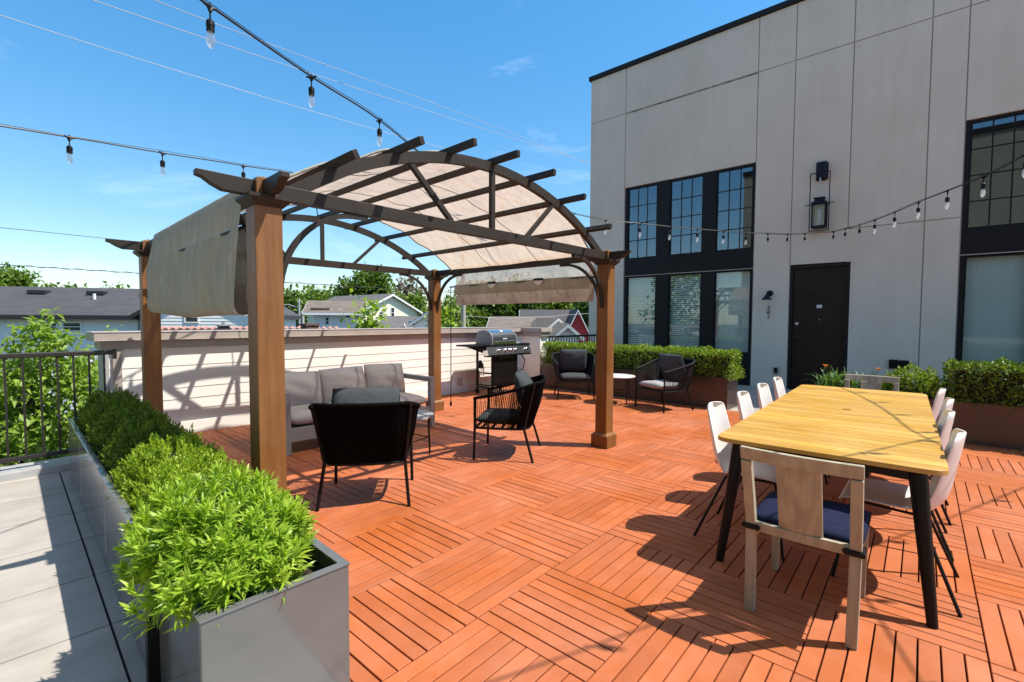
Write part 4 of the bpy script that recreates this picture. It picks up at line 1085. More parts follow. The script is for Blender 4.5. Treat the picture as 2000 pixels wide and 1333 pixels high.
# ------------------------------------------------------------------ white shell chairs (face local +Y)
def shell_chair(label, loc, rot):
    r = thing('shell_chair', label, 'chair', loc, rot, 'white shell chairs along the dining table')
    PR = [(.225, .425), (.205, .445), (.10, .448), (-.02, .438), (-.11, .437), (-.175, .452), (-.215, .50), (-.235, .57), (-.25, .66), (-.265, .75), (-.277, .835), (-.281, .862)]
    pr = catmull([(0, a, b) for a, b in PR], 3); n = len(pr) - 1
    def fn(i, j):
        a = i * 2 - 1; f = j * n; k = min(int(f), n - 1); f -= k
        y = pr[k][1] * (1 - f) + pr[k + 1][1] * f; z = pr[k][2] * (1 - f) + pr[k + 1][2] * f
        if j < .45: w_ = .205 + .025 * math.sin(j / .45 * PI)
        else: w_ = .205 - .045 * ((j - .45) / .55)
        if j > .86: w_ *= max(1 - ((j - .86) / .145) ** 2.6, .02) ** .5
        if j < .07: w_ *= max(1 - ((.07 - j) / .09) ** 2.6, .05) ** .5
        lift = .030 * abs(a) ** 2.6
        if j < .40: z += lift * math.sin(min(j / .40, 1) * PI / 2) * 1.2; 
        if j >= .30: 
            g = min((j - .30) / .2, 1) * (1 - .55 * max(0, (j - .55) / .45)); y += .075 * g * abs(a) ** 2.2
        return (a * w_, y, z)
    p = MB(); p.grid(fn, 14, 34); o = obj('shell', p, M['white'], r, smooth='all', solid=.009, sub=1, fixn=False)
    for sx in (-1, 1):
        p = MB(); p.tube([(sx * .13, .15, .435), (sx * .15, .17, .415), (sx * .225, .235, 0)], .0088, 8); obj('leg', p, M['black'], r, smooth=True)
        p = MB(); p.tube([(sx * .13, -.10, .425), (sx * .15, -.125, .405), (sx * .24, -.285, 0)], .0088, 8); obj('leg', p, M['black'], r, smooth=True)
    p = MB()
    for sx in (-1, 1): p.tube([(sx * .135, .15, .43), (sx * .135, -.10, .42)], .008, 8)
    p.tube([(-.13, .15, .43), (.13, .15, .43)], .008, 8); p.tube([(-.13, -.10, .42), (.13, -.10, .42)], .008, 8)
    obj('seat_frame', p, M['black'], r, smooth=True)
    return r
LY, RY = .815, .095
base_sc = shell_chair('white shell chair nearest the camera on the left side of the table', (3.36, LY, 0), PI)
names_l = ['white shell chair second from the camera on the left side of the table', 'white shell chair third from the camera on the left side of the table', 'white shell chair farthest from the camera on the left side of the table']
for x, nm, dr_, dy_ in zip((4.03, 4.67, 5.32), names_l, (.03, -.02, .02), (.0, .01, .02)):
    rename_copy(base_sc, nm, (x, LY + dy_, 0), PI + dr_)
names_r = ['white shell chair nearest the camera on the right side of the table', 'white shell chair second from the camera on the right side of the table', 'white shell chair third from the camera on the right side of the table', 'white shell chair farthest from the camera on the right side of the table']
for x, nm, dr_, dy_ in zip((3.35, 4.05, 4.72, 5.40), names_r, (-.02, .03, .0, -.03), (.0, .015, -.005, .02)):
    rename_copy(base_sc, nm, (x, RY + dy_, 0), dr_)
# ------------------------------------------------------------------ foliage builders
def rand_dirs(n): return unit(rng.normal(size=(n, 3)))
def needles_on_dome(c, rad, n_shoots, k, L, Wd, shoot, zmin=-.3, spread=.9, bump=.06, depth=.35, T=T_DIA, keep=None):
    """leafy shoots over an uneven dome; returns leaf arrays"""
    d = rand_dirs(n_shoots * 3); d = d[d[:, 2] > zmin][:n_shoots]; n = len(d)
    lump = 1 + bump * (np.sin(d[:, 0] * 9 + c[0] * 31) * np.cos(d[:, 1] * 8 + c[1] * 17) + .8 * np.sin(d[:, 1] * 13 + d[:, 0] * 5 + c[1] * 7)) + rng.normal(0, bump * .5, n)
    sq = np.sign(d) * np.abs(d) ** .75; sq /= np.maximum(np.linalg.norm(sq, axis=1, keepdims=True) * .93, 1e-6)
    tip = np.array(c) + sq * np.array(rad) * lump[:, None] * (1 - depth * rng.random((n, 1)) ** 3)
    if keep is not None:
        m_ = keep(tip); tip = tip[m_]; d = d[m_]; n = len(d)
    up = unit(d * np.array([.8, .8, .6]) + np.array([0, 0, .75]) + rng.normal(0, .22, (n, 3)))
    t = np.repeat(np.linspace(0, 1, k)[None], n, 0) + rng.normal(0, .05, (n, k))
    base = tip[:, None, :] - up[:, None, :] * (shoot * (1 - t))[:, :, None]
    a = rng.random((n, k)) * 2 * PI + np.arange(k)[None] * 2.4
    e1 = unit(np.cross(up, rng.normal(size=(n, 3)))); e2 = np.cross(up, e1)
    rd = e1[:, None, :] * np.cos(a)[:, :, None] + e2[:, None, :] * np.sin(a)[:, :, None]
    open_ = spread * (1.15 - .75 * t)[:, :, None]
    dirs = unit(rd * open_ + up[:, None, :] * (.55 + .5 * t)[:, :, None])
    ups = unit(up[:, None, :] - dirs * .3 + rng.normal(0, .15, dirs.shape))
    ln = L * (1.05 - .45 * t) * rng.uniform(.75, 1.25, (n, k)); wd = Wd * rng.uniform(.8, 1.2, (n, k))
    return base.reshape(-1, 3), dirs.reshape(-1, 3), ups.reshape(-1, 3), ln.ravel(), wd.ravel()
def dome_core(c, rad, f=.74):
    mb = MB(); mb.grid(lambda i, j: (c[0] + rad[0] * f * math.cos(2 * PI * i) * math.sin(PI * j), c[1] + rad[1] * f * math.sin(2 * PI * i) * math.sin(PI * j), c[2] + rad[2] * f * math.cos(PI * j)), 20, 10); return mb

# nearest planter: lance-leaved perennial
px_, py_, _ = pl_world(.235, -1.50)
pln = thing('leafy_perennial', 'bright green lance-leaved plant spilling over the nearest grey planter', 'plant', (px_, py_, .45))
P_ = needles_on_dome((-.035, .09, .05), (.275, .42, .285), 450, 30, .066, .0092, .10, zmin=-.05, spread=1.0, bump=.07, depth=.25, T=T_LAN, keep=lambda t: ~((t[:, 2] < .12) & (t[:, 1] < -.24) & (t[:, 0] > -.20)))
obj('foliage', leaf_mesh('foliage', *P_, T=T_LAN), M['lf_lance'], pln)
st = MB()
for k in range(70):
    a = random.uniform(0, 2 * PI); q = random.uniform(0, 1) ** .5; e = Vector((-.05 + .23 * q * math.cos(a), .07 + .36 * q * math.sin(a), .10 + .2 * (1 - q * q)))
    st.tube([(e.x * .35, e.y * .35, -.05), (e.x * .75, e.y * .75, e.z * .7), e], .0035, 5)
obj('stems', st, M['lf_lily'], pln)
obj('inner_stems', dome_core((-.035, .09, .03), (.25, .40, .24), .74), M['twig'], pln, fixn=False)

# yew-like shrubs in the three boxes behind
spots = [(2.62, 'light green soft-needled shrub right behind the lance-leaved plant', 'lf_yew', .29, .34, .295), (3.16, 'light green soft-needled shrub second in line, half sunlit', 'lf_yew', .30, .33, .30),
         (3.78, 'needled shrub coloured dark for shade beside the near pergola curtain, third in line', 'lf_yew_shade', .29, .36, .30), (4.42, 'needled shrub coloured dark for shade, fourth in line in the planter row', 'lf_yew_shade', .30, .36, .31),
         (5.02, 'needled shrub coloured dark for shade, fifth in line before the back left post', 'lf_yew_shade', .29, .34, .32), (5.52, 'needled shrub coloured dark for shade, last in line next to the railing', 'lf_yew_shade', .27, .30, .32)]
for yy, lab, mt, rx, ry, rz in spots:
    wx, wy, _ = pl_world(.265, yy - 3.45); rx *= .80; ry *= .90; rz *= .95
    sh = thing('evergreen_shrub', lab, 'shrub', (wx, wy, .44), 0, 'needled shrubs in the left planter boxes')
    q = needles_on_dome((0, 0, .03), (rx, ry, rz), 1100 if yy < 3.4 else 850, 16, .028, .0080, .055, zmin=-.08, spread=.75, bump=.07)
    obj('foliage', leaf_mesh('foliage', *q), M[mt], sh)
    obj('inner_twigs', dome_core((0, 0, .0), (rx, ry, rz), .80), M['twig'], sh, fixn=False)

# box hedges
def hedge(name, label, loc, rot, w, l, h, n, mt, group, ls=.036, lw=.021):
    r = thing(name, label, 'hedge', loc, rot, group)
    ar = np.array([w * l * 1.5, l * h * 1.2, l * h * .5, w * h, w * h]); ar = ar / ar.sum()
    f = rng.choice(5, n, p=ar); u = rng.random(n); v = rng.random(n); P = np.zeros((n, 3)); Nn = np.zeros((n, 3))
    dep = rng.random(n) ** 2.2 * .09
    m = f == 0; P[m] = np.c_[u[m] * w, v[m] * l, h - dep[m]]; Nn[m] = (0, 0, 1)
    m = f == 1; P[m] = np.c_[dep[m], u[m] * l, v[m] * h]; Nn[m] = (-1, 0, .25)
    m = f == 2; P[m] = np.c_[w - dep[m], u[m] * l, v[m] * h]; Nn[m] = (1, 0, .25)
    m = f == 3; P[m] = np.c_[u[m] * w, dep[m], v[m] * h]; Nn[m] = (0, -1, .25)
    m = f == 4; P[m] = np.c_[u[m] * w, l - dep[m], v[m] * h]; Nn[m] = (0, 1, .25)
    lump = .034 * np.sin(P[:, 1] * 11 + P[:, 0] * 4) * np.cos(P[:, 2] * 9 + P[:, 1] * 5) + .018 * np.sin(P[:, 1] * 27 + P[:, 2] * 13) + rng.normal(0, .010, n)
    rnd = np.maximum(0, (P[:, 2] / h - .8)) * .10
    P += Nn * lump[:, None]
    P[:, 0] = np.where(f == 1, P[:, 0] + rnd, P[:, 0])
    d = unit(Nn * .55 + rng.normal(0, .65, (n, 3)) + np.array([0, 0, .35]))
    up = unit(Nn + rng.normal(0, .5, (n, 3)))
    obj('foliage', leaf_mesh('foliage', P, d, up, ls * rng.uniform(.7, 1.3, n), lw * rng.uniform(.8, 1.2, n)), M[mt], r)
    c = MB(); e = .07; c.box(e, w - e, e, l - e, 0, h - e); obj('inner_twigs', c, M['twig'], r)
    return r
PMA = math.radians(-1.6)
def planter_b(label, loc, rot, wd, L, h):
    r = thing('planter', label, 'planter', loc, rot, 'brown metal planters along the building'); t = .014; s = MB()
    s.box(0, wd, 0, t, 0, h); s.box(0, wd, L - t, L, 0, h); s.box(0, t, t, L - t, 0, h); s.box(wd - t, wd, t, L - t, 0, h); obj('box', s, M['planter_b'], r, bevel=.003)
    e = .004; rim = MB(); rim.box(-e, wd + e, -e, .03, h + .0005, h + .008); rim.box(-e, wd + e, L - .03, L + e, h + .0005, h + .008); rim.box(-e, .03, .03, L - .03, h + .0005, h + .008); rim.box(wd - .03, wd + e, .03, L - .03, h + .0005, h + .008); obj('rim', rim, M['planter_b'], r)
    s = MB(); s.box(t, wd - t, t, L - t, h - .1, h - .05); obj('soil', s, M['soil'], r); return r
planter_b('long brown planter behind the two charcoal armchairs', (7.955, 2.33, -.012), PMA, .50, 3.82, .52)
hedge('boxwood_hedge', 'clipped green box hedge behind the two charcoal armchairs', (7.975, 2.275, .47), PMA, .50, 3.90, .455, 17000, 'lf_box', 'clipped hedges along the building')
planter_b('long brown planter at the right edge beside the wall', (7.655, -3.6, -.012), 0, .52, 4.82, .495)
hedge('boxwood_hedge', 'dark clipped box hedge at the right edge under the tall window', (7.64, -3.6, .45), 0, .56, 3.34, .475, 16000, 'lf_boxd', 'clipped hedges along the building')
# loose shrub and day lilies in the right planter
sb = thing('leafy_shrub', 'loose light green shrub between the lilies and the dark hedge', 'shrub', (7.93, .06, .45))
q = needles_on_dome((0, 0, .05), (.27, .34, .31), 420, 12, .055, .018, .07, zmin=-.3, spread=.9, bump=.1)
obj('foliage', leaf_mesh('foliage', *q, T=T_FOLD), M['lf_box'], sb); obj('inner_twigs', dome_core((0, 0, 0), (.25, .32, .28), .7), M['twig'], sb, fixn=False)
dl_ = thing('day_lily', 'arching day lily clump with orange flowers by the brown door', 'plant', (7.95, .78, .45))
mb = MB()
for k in range(170):
    a = random.uniform(0, 2 * PI); b0 = Vector((random.uniform(-.14, .14), random.uniform(-.30, .30), 0)); ln_ = random.uniform(.24, .42); out = Vector((math.cos(a), math.sin(a), 0)); bend = random.uniform(.25, .9); wd_ = .009; pts = []
    sdv = Vector((-math.sin(a), math.cos(a), 0)); nn = 6; vs = []
    for i in range(nn + 1):
        t = i / nn; p_ = b0 + out * (ln_ * (.12 * t + bend * t * t * .75)) + Vector((0, 0, ln_ * (1.05 * t - .62 * bend * t * t * t)))
        ww = wd_ * (1 - t ** 3) + .0006; vs += [p_ - sdv * ww, p_ + sdv * ww]
    mb.add(vs, [(2 * i, 2 * i + 1, 2 * i + 3, 2 * i + 2) for i in range(nn)])
obj('foliage', mb, M['lf_lily'], dl_, fixn=False)
for (x, y, z) in ((-.10, .22, .34), (-.06, -.36, .33)):
    s = MB(); s.tube([(x * .3, y * .5, 0), (x * .7, y * .8, z * .6), (x, y, z)], .004, 5); so2 = obj('flower_stalk', s, M['lf_lily'], dl_)
    f = MB()
    for k in range(6):
        a = k * PI / 3; o_ = Vector((math.cos(a), math.sin(a), 0)); sd_ = Vector((-math.sin(a), math.cos(a), 0)); c0 = Vector((x, y, z))
        f.add([c0, c0 + o_ * .022 + Vector((0, 0, .03)) - sd_ * .011, c0 + o_ * .045 + Vector((0, 0, .038)), c0 + o_ * .022 + Vector((0, 0, .03)) + sd_ * .011], [(0, 1, 2, 3)])
    obj('flower', f, M['petal'], so2, fixn=False)

# ------------------------------------------------------------------ trees
def crown_mesh(blobs, n_sprigs, k, L, Wd, spr, T=T_DIA, shell=.45, droop=.15):
    w_ = np.array([np.prod(b[1]) ** (2 / 3) * (b[2] if len(b) > 2 else 1) for b in blobs]); w_ /= w_.sum()
    bi = rng.choice(len(blobs), n_sprigs, p=w_); d = rand_dirs(n_sprigs)
    cen = np.array([b[0] for b in blobs])[bi]; rad = np.array([b[1] for b in blobs])[bi]
    r = (shell + (1 - shell) * rng.random(n_sprigs) ** .6) * rng.uniform(.85, 1.12, n_sprigs)
    p = cen + d * rad * r[:, None]
    out = unit(d + np.array([0, 0, .25]) + rng.normal(0, .3, d.shape))
    pos = p[:, None, :] + rng.normal(0, 1, (n_sprigs, k, 3)) * spr * np.array([1, 1, .7])
    dirs = unit(out[:, None, :] + rng.normal(0, .75, pos.shape) + np.array([0, 0, -droop]))
    ups = unit(np.array([0, 0, 1.0]) + out[:, None, :] * .5 + rng.normal(0, .45, pos.shape))
    n = n_sprigs * k
    return leaf_mesh('crown', pos.reshape(-1, 3), dirs.reshape(-1, 3), ups.reshape(-1, 3), L * rng.uniform(.65, 1.3, n), Wd * rng.uniform(.7, 1.25, n), T)
def tree(label, base, height, width, mt, n=420, k=7, L=.5, Wd=.32, name='tree', group=None, flat=1.0, low=.18, blobs=8, seed=0, shell=.45, spr=None):
    r = random.Random(seed + 100)
    t = thing(name, label, 'tree', base, 0, group); B = []
    hw = width / 2; z0 = height * low
    for i in range(blobs):
        f = (i + .5) / blobs; z = z0 + (height - z0) * (.12 + .76 * f); env = math.sin(PI * (.18 + .72 * f)) ** .7
        a = r.uniform(0, 2 * PI); q = hw * env * r.uniform(.25, .62)
        rr = hw * r.uniform(.38, .58) * (.75 + .4 * env)
        B.append(((q * math.cos(a), q * math.sin(a), min(z, height - rr * .8)), (rr, rr, rr * .78)))
    B.append(((0, 0, height - hw * .42), (hw * .45, hw * .45, hw * .42)))
    B.append(((0, 0, z0 + (height - z0) * .45), (hw * .7, hw * .7, (height - z0) * .38)))
    obj('crown', crown_mesh(B, n, k, L, Wd, spr or L * .8, shell=shell), M[mt], t)
    tk = MB(); h1 = height * .75; tk.tube([(0, 0, 0), (.05 * hw, 0, h1 * .4), (-.04 * hw, .03 * hw, h1)], .1, 8, rads=[height * .022, height * .016, height * .005])
    for b in B[:6]: 
        c = Vector(b[0]); s0 = Vector((0, 0, max(c.z - height * .22, height * .12))); tk.tube([s0, (s0 + c) / 2 + Vector((0, 0, -.05 * hw)), c], .05, 6, rads=[height * .009, height * .006, height * .002])
    obj('trunk', tk, M['bark'], t, smooth=True)
    return t
GZ = -4.5
def tree_at(label, px, topy, wpx, depth, mt, seed, n=420, L=None, group='trees behind the houses', low=.18, k=7, **kw):
    q = at(px, topy, depth); h = q[2] - GZ; w_ = wpx * depth / FPX
    L = L or depth * .0100
    return tree(label, (q[0], q[1], GZ), h, w_, mt, n, k, L, L * .62, group=group, seed=seed, low=low, **kw)
TREES = [('tall full tree at the far left edge above the dark roof', 8, 519, 82, 58, 'lf_mid', 1, 520), ('spreading open-crowned tree beside the tall one at the far left', 48, 533, 60, 60, 'lf_mid', 2, 260),
         ('low round tree top over the left part of the dark roof', 95, 560, 60, 80, 'lf_mid', 3, 240), ('tree top rising above the middle of the dark roof', 142, 561, 44, 78, 'lf_mid', 4, 220), ('bushy tree top over the right part of the dark roof', 238, 564, 80, 82, 'lf_mid', 5, 300),
         ('pale tree top over the dark roof between two others', 195, 565, 56, 84, 'lf_mid', 6, 240),
         ('dark leafy tree just right of the front cedar post', 560, 570, 78, 60, 'lf_dark', 7, 480), ('wide mid green tree behind the white two-storey house', 622, 566, 110, 76, 'lf_mid', 8, 620),
         ('rounded tree between the wide one and the tallest tree', 682, 552, 84, 72, 'lf_dark', 9, 460), ('tallest dark tree rising behind the cream gabled house', 735, 529, 96, 74, 'lf_dark', 10, 720),
         ('thin reddish nearly bare tree beside the tallest tree', 795, 540, 70, 78, 'lf_red', 11, 130), ('low grey-green tree right of the cream gabled house', 812, 577, 66, 66, 'lf_mid', 12, 380),
         ('light green tree just right of the back cedar post', 880, 585, 66, 36, 'lf_mid', 13, 520), ('deep green tree behind the long brown roof, left of middle', 945, 552, 110, 62, 'lf_dark', 14, 640), ('deep green tree behind the long brown roof, right of middle', 1020, 548, 110, 66, 'lf_dark', 15, 640),
         ('yellow-green tree above the dark roof of the red house', 1095, 560, 100, 70, 'lf_yel', 16, 560), ('dark tree at the corner of the grey building', 1150, 565, 70, 58, 'lf_dark', 17, 420), ('low dark tree behind the grey shed roofs', 905, 600, 90, 58, 'lf_dark', 18, 420)]
for lab, px, ty, wp, dp, mt, sd, n in TREES:
    tree_at(lab, px, ty, wp * 1.12, dp, mt, sd, int(n * 1.35), shell=.35 if mt != 'lf_red' else .2)
tree_at('slender pale sapling behind the parapet in front of the cream house', 716, 596, 50, 13.5, 'lf_near', 31, 150, L=.20, low=.55, group=None, k=7, spr=.22)
tree_at('young light green tree top beside the utility pole', 872, 606, 34, 20, 'lf_near', 32, 150, L=.26, low=.5, group=None, k=6)

# near tree beyond the left railing
nt_ = thing('young_maple', 'leafy light green tree growing up beyond the bronze railing', 'tree', (.35, 8.6, GZ))
B = []
def wb(px, py, dp, rx, rz, wgt=1):
    q = at(px, py, dp); B.append(((q[0] - .35, q[1] - 8.6, q[2] - GZ), (rx, rx, rz), wgt))
for a in [(88, 632, 6.1, .10, .14), (72, 655, 6.1, .22, .16), (105, 668, 6.0, .25, .20), (42, 668, 6.2, .14, .16), (118, 690, 6.0, .28, .22), (85, 720, 6.1, .45, .30), (20, 715, 6.3, .4, .22), (150, 745, 6.2, .42, .30), (60, 770, 6.0, .55, .35),
          (-30, 780, 6.3, .6, .5), (190, 790, 6.6, .4, .35), (20, 830, 5.9, .55, .40), (120, 830, 6.1, .55, .40), (70, 890, 5.9, .6, .40), (-60, 900, 6.1, .6, .5), (170, 880, 6.3, .5, .4), (208, 660, 7.2, .12, .10, .6), (185, 722, 6.6, .25, .22), (-100, 740, 6.6, .5, .4)]: wb(*a)
obj('crown', crown_mesh(B, 1150, 7, .105, .052, .075, T=T_FOLD, shell=.25, droop=.55), M['lf_near'], nt_)
tk = MB(); top = Vector(B[0][0]); tk.tube([(0, 0, 0), (.05, 0, 2.5), (top.x * .6, top.y * .6, 4.4), top], .08, 8, rads=[.10, .075, .035, .006])
for b in B[2:12]:
    c = Vector(b[0]); s0 = Vector((c.x * .15, c.y * .15, c.z - .9)); tk.tube([s0, s0.lerp(c, .5) + Vector((0, 0, .12)), c], .02, 6, rads=[.022, .014, .004])
obj('trunk', tk, M['bark'], nt_, smooth=True)
# ------------------------------------------------------------------ town behind
def win_part(parent, x, z, w, h, y, trim='trimw'):
    p = MB(); t = .07
    p.box(x - w / 2 - t, x - w / 2, y - .05, y + .02, z - t, z + h + t); p.box(x + w / 2, x + w / 2 + t, y - .05, y + .02, z - t, z + h + t)
    p.box(x - w / 2, x + w / 2, y - .049, y + .02, z - t, z); p.box(x - w / 2, x + w / 2, y - .049, y + .02, z + h, z + h + t)
    o = obj('window', p, M[trim], parent)
    g = MB(); g.box(x - w / 2, x + w / 2, y - .02, y - .004, z, z + h); obj('pane', g, M['hglass'], o)
    s = MB(); s.box(x - w / 2, x + w / 2, y - .035, y - .021, z + h * .5 - .025, z + h * .5 + .025); obj('meeting_rail', s, M[trim], o)
def house(label, loc, rot, w, d, ze, zr, ridge, wall, roof, over=.35, wins=(), trim='trimw', name='house', gable=None, z_lap=True):
    """loc = ground centre; ze, zr heights of eave and ridge above ground; front is local -Y"""
    r = thing(name, label, 'house', loc, rot)
    p = MB(); hw, hd = w / 2, d / 2
    if ridge == 'x':
        p.prism([(-hd, 0), (hd, 0), (hd, ze), (0, zr), (-hd, ze)], 'x', -hw, hw)
    else:
        p.prism([(-hw, 0), (hw, 0), (hw, ze), (0, zr), (-hw, ze)], 'y', -hd, hd)
    obj('wall', p, M[gable or wall] if gable and ridge == 'y' else M[wall], r)
    q = MB(); hh = hd if ridge == 'x' else hw; sl_ = (zr - ze) / hh; ov = over; t = .16; L0 = (hw if ridge == 'x' else hd) + over
    ax = 'x' if ridge == 'x' else 'y'
    for s in (-1, 1):
        poly = [(0, zr + .02), (s * (hh + ov), ze - sl_ * ov + .02), (s * (hh + ov), ze - sl_ * ov + .02 + t), (0, zr + .02 + t)]
        q.prism(poly, ax, -L0, L0)
    obj('roof', q, M[roof], r)
    f = MB()
    for s in (-1, 1):
        for e in (-1, 1):
            a0, a1 = sorted((e * (L0 + .001), e * (L0 + .06)))
            poly = [(0, zr - .10), (s * (hh + ov), ze - sl_ * ov - .10), (s * (hh + ov), ze - sl_ * ov + .12), (0, zr + .12)]
            f.prism(poly, ax, a0, a1)
    for s in (-1, 1):
        y0 = s * (hh + ov); a, b = sorted((y0, y0 + s * .08)); z0 = ze - sl_ * ov
        if ridge == 'x': f.box(-L0, L0, a, b, z0 - .08, z0 + .14)
        else: f.box(a, b, -L0, L0, z0 - .08, z0 + .14)
    obj('fascia', f, M[trim], r)
    lp = MB(); pitch = .2; k = 0
    while k * pitch < (zr if ridge == 'y' else ze) - .1:
        z0, z1 = k * pitch, min((k + 1) * pitch, zr if ridge == 'y' else ze)
        h0 = hw if z1 <= ze else hw * max(zr - z1, 0) / (zr - ze) - .02
        if h0 > .1: lp.add([(-h0, -hd - .030, z0), (h0, -hd - .030, z0), (h0, -hd - .006, z1), (-h0, -hd - .006, z1), (h0, -hd - .002, z0), (-h0, -hd - .002, z0)], [(0, 1, 2, 3), (5, 4, 1, 0)])
        k += 1
    if z_lap: obj('lap_siding', lp, M[wall], r, fixn=False)
    for x, z, ww, wh in wins: win_part(r, x, z, ww, wh, -hd - .03)
    return r
def gnd(px, py, depth):
    q = at(px, py, depth); return (q[0], q[1], GZ), q[2] - GZ
# long apartment block on the left, dark roof
loc, ze = gnd(-80, 618, 28)
RA = math.radians(-33)
_, zr = gnd(0, 569, 32.4)
bw_ = 24.0
e_ = at(276, 618, 28.0)
ex_, ey_ = math.cos(RA), math.sin(RA); nx_, ny_ = -math.sin(RA), math.cos(RA)
ctr = (e_[0] - ex_ * (bw_ / 2 + .35) + nx_ * 4.9, e_[1] - ey_ * (bw_ / 2 + .35) + ny_ * 4.9, GZ)
mpx = 28.4 / FPX
def lx(px): return bw_ / 2 + .35 + (px - 276) * mpx
def lz(py): return (631.5 - py) * mpx + 1.425 - GZ
wins = [(lx(30), lz(679), 1.0, 1.2), (lx(-5), lz(676), .8, 1.15), (lx(160), lz(654), .80, .42), (lx(128), lz(654), .5, .42), (lx(-60), lz(676), 1.0, 1.2), (lx(-120), lz(676), 1.0, 1.2), (lx(100), lz(760), 1.0, 1.4), (lx(200), lz(760), 1.0, 1.4)]
apt = house('long white-sided apartment block under a wide dark shingle roof', ctr, RA, bw_, 9.0, e_[2] - GZ + .02, zr, 'x', 'hblue', 'roof_dk', .40, wins, 'trimd', 'apartment_block')
for px, py in ((78, 571), (165, 573), (248, 575)):
    p = MB(); q_ = -1.25; hz = zr - 1.25 * ((zr - (e_[2] - GZ)) / 4.5) + .15; X_ = lx(px) * 1.13 - 1.6; p.box(X_ - .45, X_ + .45, q_ - .3, q_ + .3, hz, hz + .22); obj('roof_vent', p, M['trimd'], apt)
p = MB(); X_ = lx(169) * 1.08 - 1.0; p.tube([(X_, -2.2, zr - 1.2), (X_, -2.2, zr - .3)], .09, 8); obj('vent_pipe', p, M['trimw'], apt)
e2 = at(255, 613, 27.2)
c2 = (e2[0] + ex_ * 3.9 + nx_ * 4.4, e2[1] + ey_ * 3.9 + ny_ * 4.4, GZ)
def lx2(px): return -3.9 + (px - 255) * 27.4 / FPX
house('white-sided gabled block joined to the right end of the apartment block', c2, RA, 7.2, 8.0, e2[2] - GZ, e2[2] - GZ + 2.2, 'y', 'hblue', 'roof_dk', .30, [(lx2(354), lz(637), .62, .56), (lx2(430), lz(700), 1.0, 1.2)], 'trimd', 'house', 'hblue')
# low brick building with tiled coping, right behind the parapet
bb = thing('brick_building', 'low brick building with red tiled coping behind the parapet', 'building', (0, 0, 0))
q0, q1 = at(290, 642, 14), at(668, 641, 15.5)
dv = Vector(q1 - q0); an = math.atan2(dv.y, dv.x); LL = math.hypot(dv.x, dv.y)
bb.location = (q0[0], q0[1], GZ); bb.rotation_euler = (0, 0, an)
zt = q0[2] - GZ - .085
p = MB(); p.box(0, LL, 0, 6, 0, zt); obj('wall', p, M['brick'], bb)
p = MB()
for k in range(int(LL / .19)): p.tube([(k * .19 + .09, -.09, zt + .04), (k * .19 + .09, .32, zt + .09)], .07, 8)
obj('tile_coping', p, M['brick'], bb, smooth=True)
ch = thing('brick_chimney', 'dark brick chimney stub on the low brick building', 'chimney', (0, 0, 0))
q = at(605, 646, 15.0); ch.location = (q[0], q[1], q[2] - .3)
p = MB(); p.box(-.20, .20, -.2, .2, 0, .46); obj('stack', p, M['brick_dk'], ch); p = MB(); p.box(-.23, .23, -.23, .23, .46, .52); obj('cap', p, M['brick_dk'], ch)
vt = thing('roof_vent', 'dark metal vent on the low brick building beyond the parapet', 'vent', (0, 0, 0)); q = at(437, 646, 14.2); vt.location = (q[0], q[1], q[2] - .3)
p = MB(); p.box(-.13, .13, -.12, .12, 0, .44); obj('body', p, M['trimd'], vt); p = MB(); p.tube([(.0, 0, .44), (0, 0, .56)], .05, 8); p.box(-.16, .16, -.15, .15, .44, .47); obj('hood', p, M['alu'], vt)

def hs_(label, px, py_e, py_r, depth, wpx, d, rot, ridge, wall, roof, wins=(), over=.4, trim='trimw', gable=None):
    q = at(px, py_e, depth); k = depth / FPX; w_ = wpx * k
    ze_ = q[2] - GZ; zr_ = ze_ + (py_e - py_r) * k
    W_ = [((a - px) * k, (631.5 - b) * k + 1.425 - GZ, c * k, e * k) for a, b, c, e in wins]
    r = math.radians(rot); cx, cy = q[0] - math.sin(r) * d / 2, q[1] + math.cos(r) * d / 2
    return house(label, (cx, cy, GZ), r, w_, d, ze_, zr_, ridge, wall, roof, over, W_, trim, 'house', gable)
h2 = hs_('white two-storey house with brown roof and small dormer beyond the parapet', 655, 609, 589, 46, 78, 6.5, -33, 'x', 'hwhite', 'roof_br', [(625, 624, 5, 12), (636, 618, 5, 6), (646, 624, 5, 12), (664, 617, 5, 5), (678, 627, 8, 11), (692, 627, 8, 13), (640, 640, 5, 12)], .9)
p = MB(); p.box(-1.9, -.8, -3.2, -1.3, 6.35, 6.95); p2 = obj('dormer', p, M['hwhite'], h2); p = MB(); p.box(-1.65, -1.05, -3.23, -3.21, 6.5, 6.85); obj('dormer_window', p, M['hglass'], p2); p = MB(); p.box(-2.2, -.5, -3.5, -1.0, 6.95, 7.07); obj('dormer_roof', p, M['roof_br'], p2)
p = MB(); p.box(-2.1, 2.0, -4.7, -3.3, 4.0, 4.2); obj('porch_roof', p, M['roof_dk'], h2)
hs_('cream house with a big white-trimmed gable beyond the parapet', 763, 608, 577, 55, 136, 11, 4, 'y', 'hcream', 'roof_gy', [(740, 626, 7, 9), (767, 627, 7, 19), (740, 650, 7, 12)], .45, gable='hcream')
hs_('brown-roofed wing at the left of the cream gabled house', 708, 606, 588, 58, 60, 8, -20, 'x', 'hwhite', 'roof_br', (), .4)
hs_('small grey-roofed white house in front of the cream house', 840, 630, 611, 36, 60, 7, -55, 'y', 'hwhite', 'roof_gy', [(800, 640, 6, 6)], .3)
hs_('low grey shed roof between the houses above the parapet', 790, 641, 622, 38, 70, 5, -33, 'x', 'hwhite', 'roof_gy', (), .3)
hs_('low grey-roofed garage behind the parapet at the sapling', 752, 645, 636, 30, 60, 5, -33, 'x', 'hwhite', 'roof_gy', (), .3)
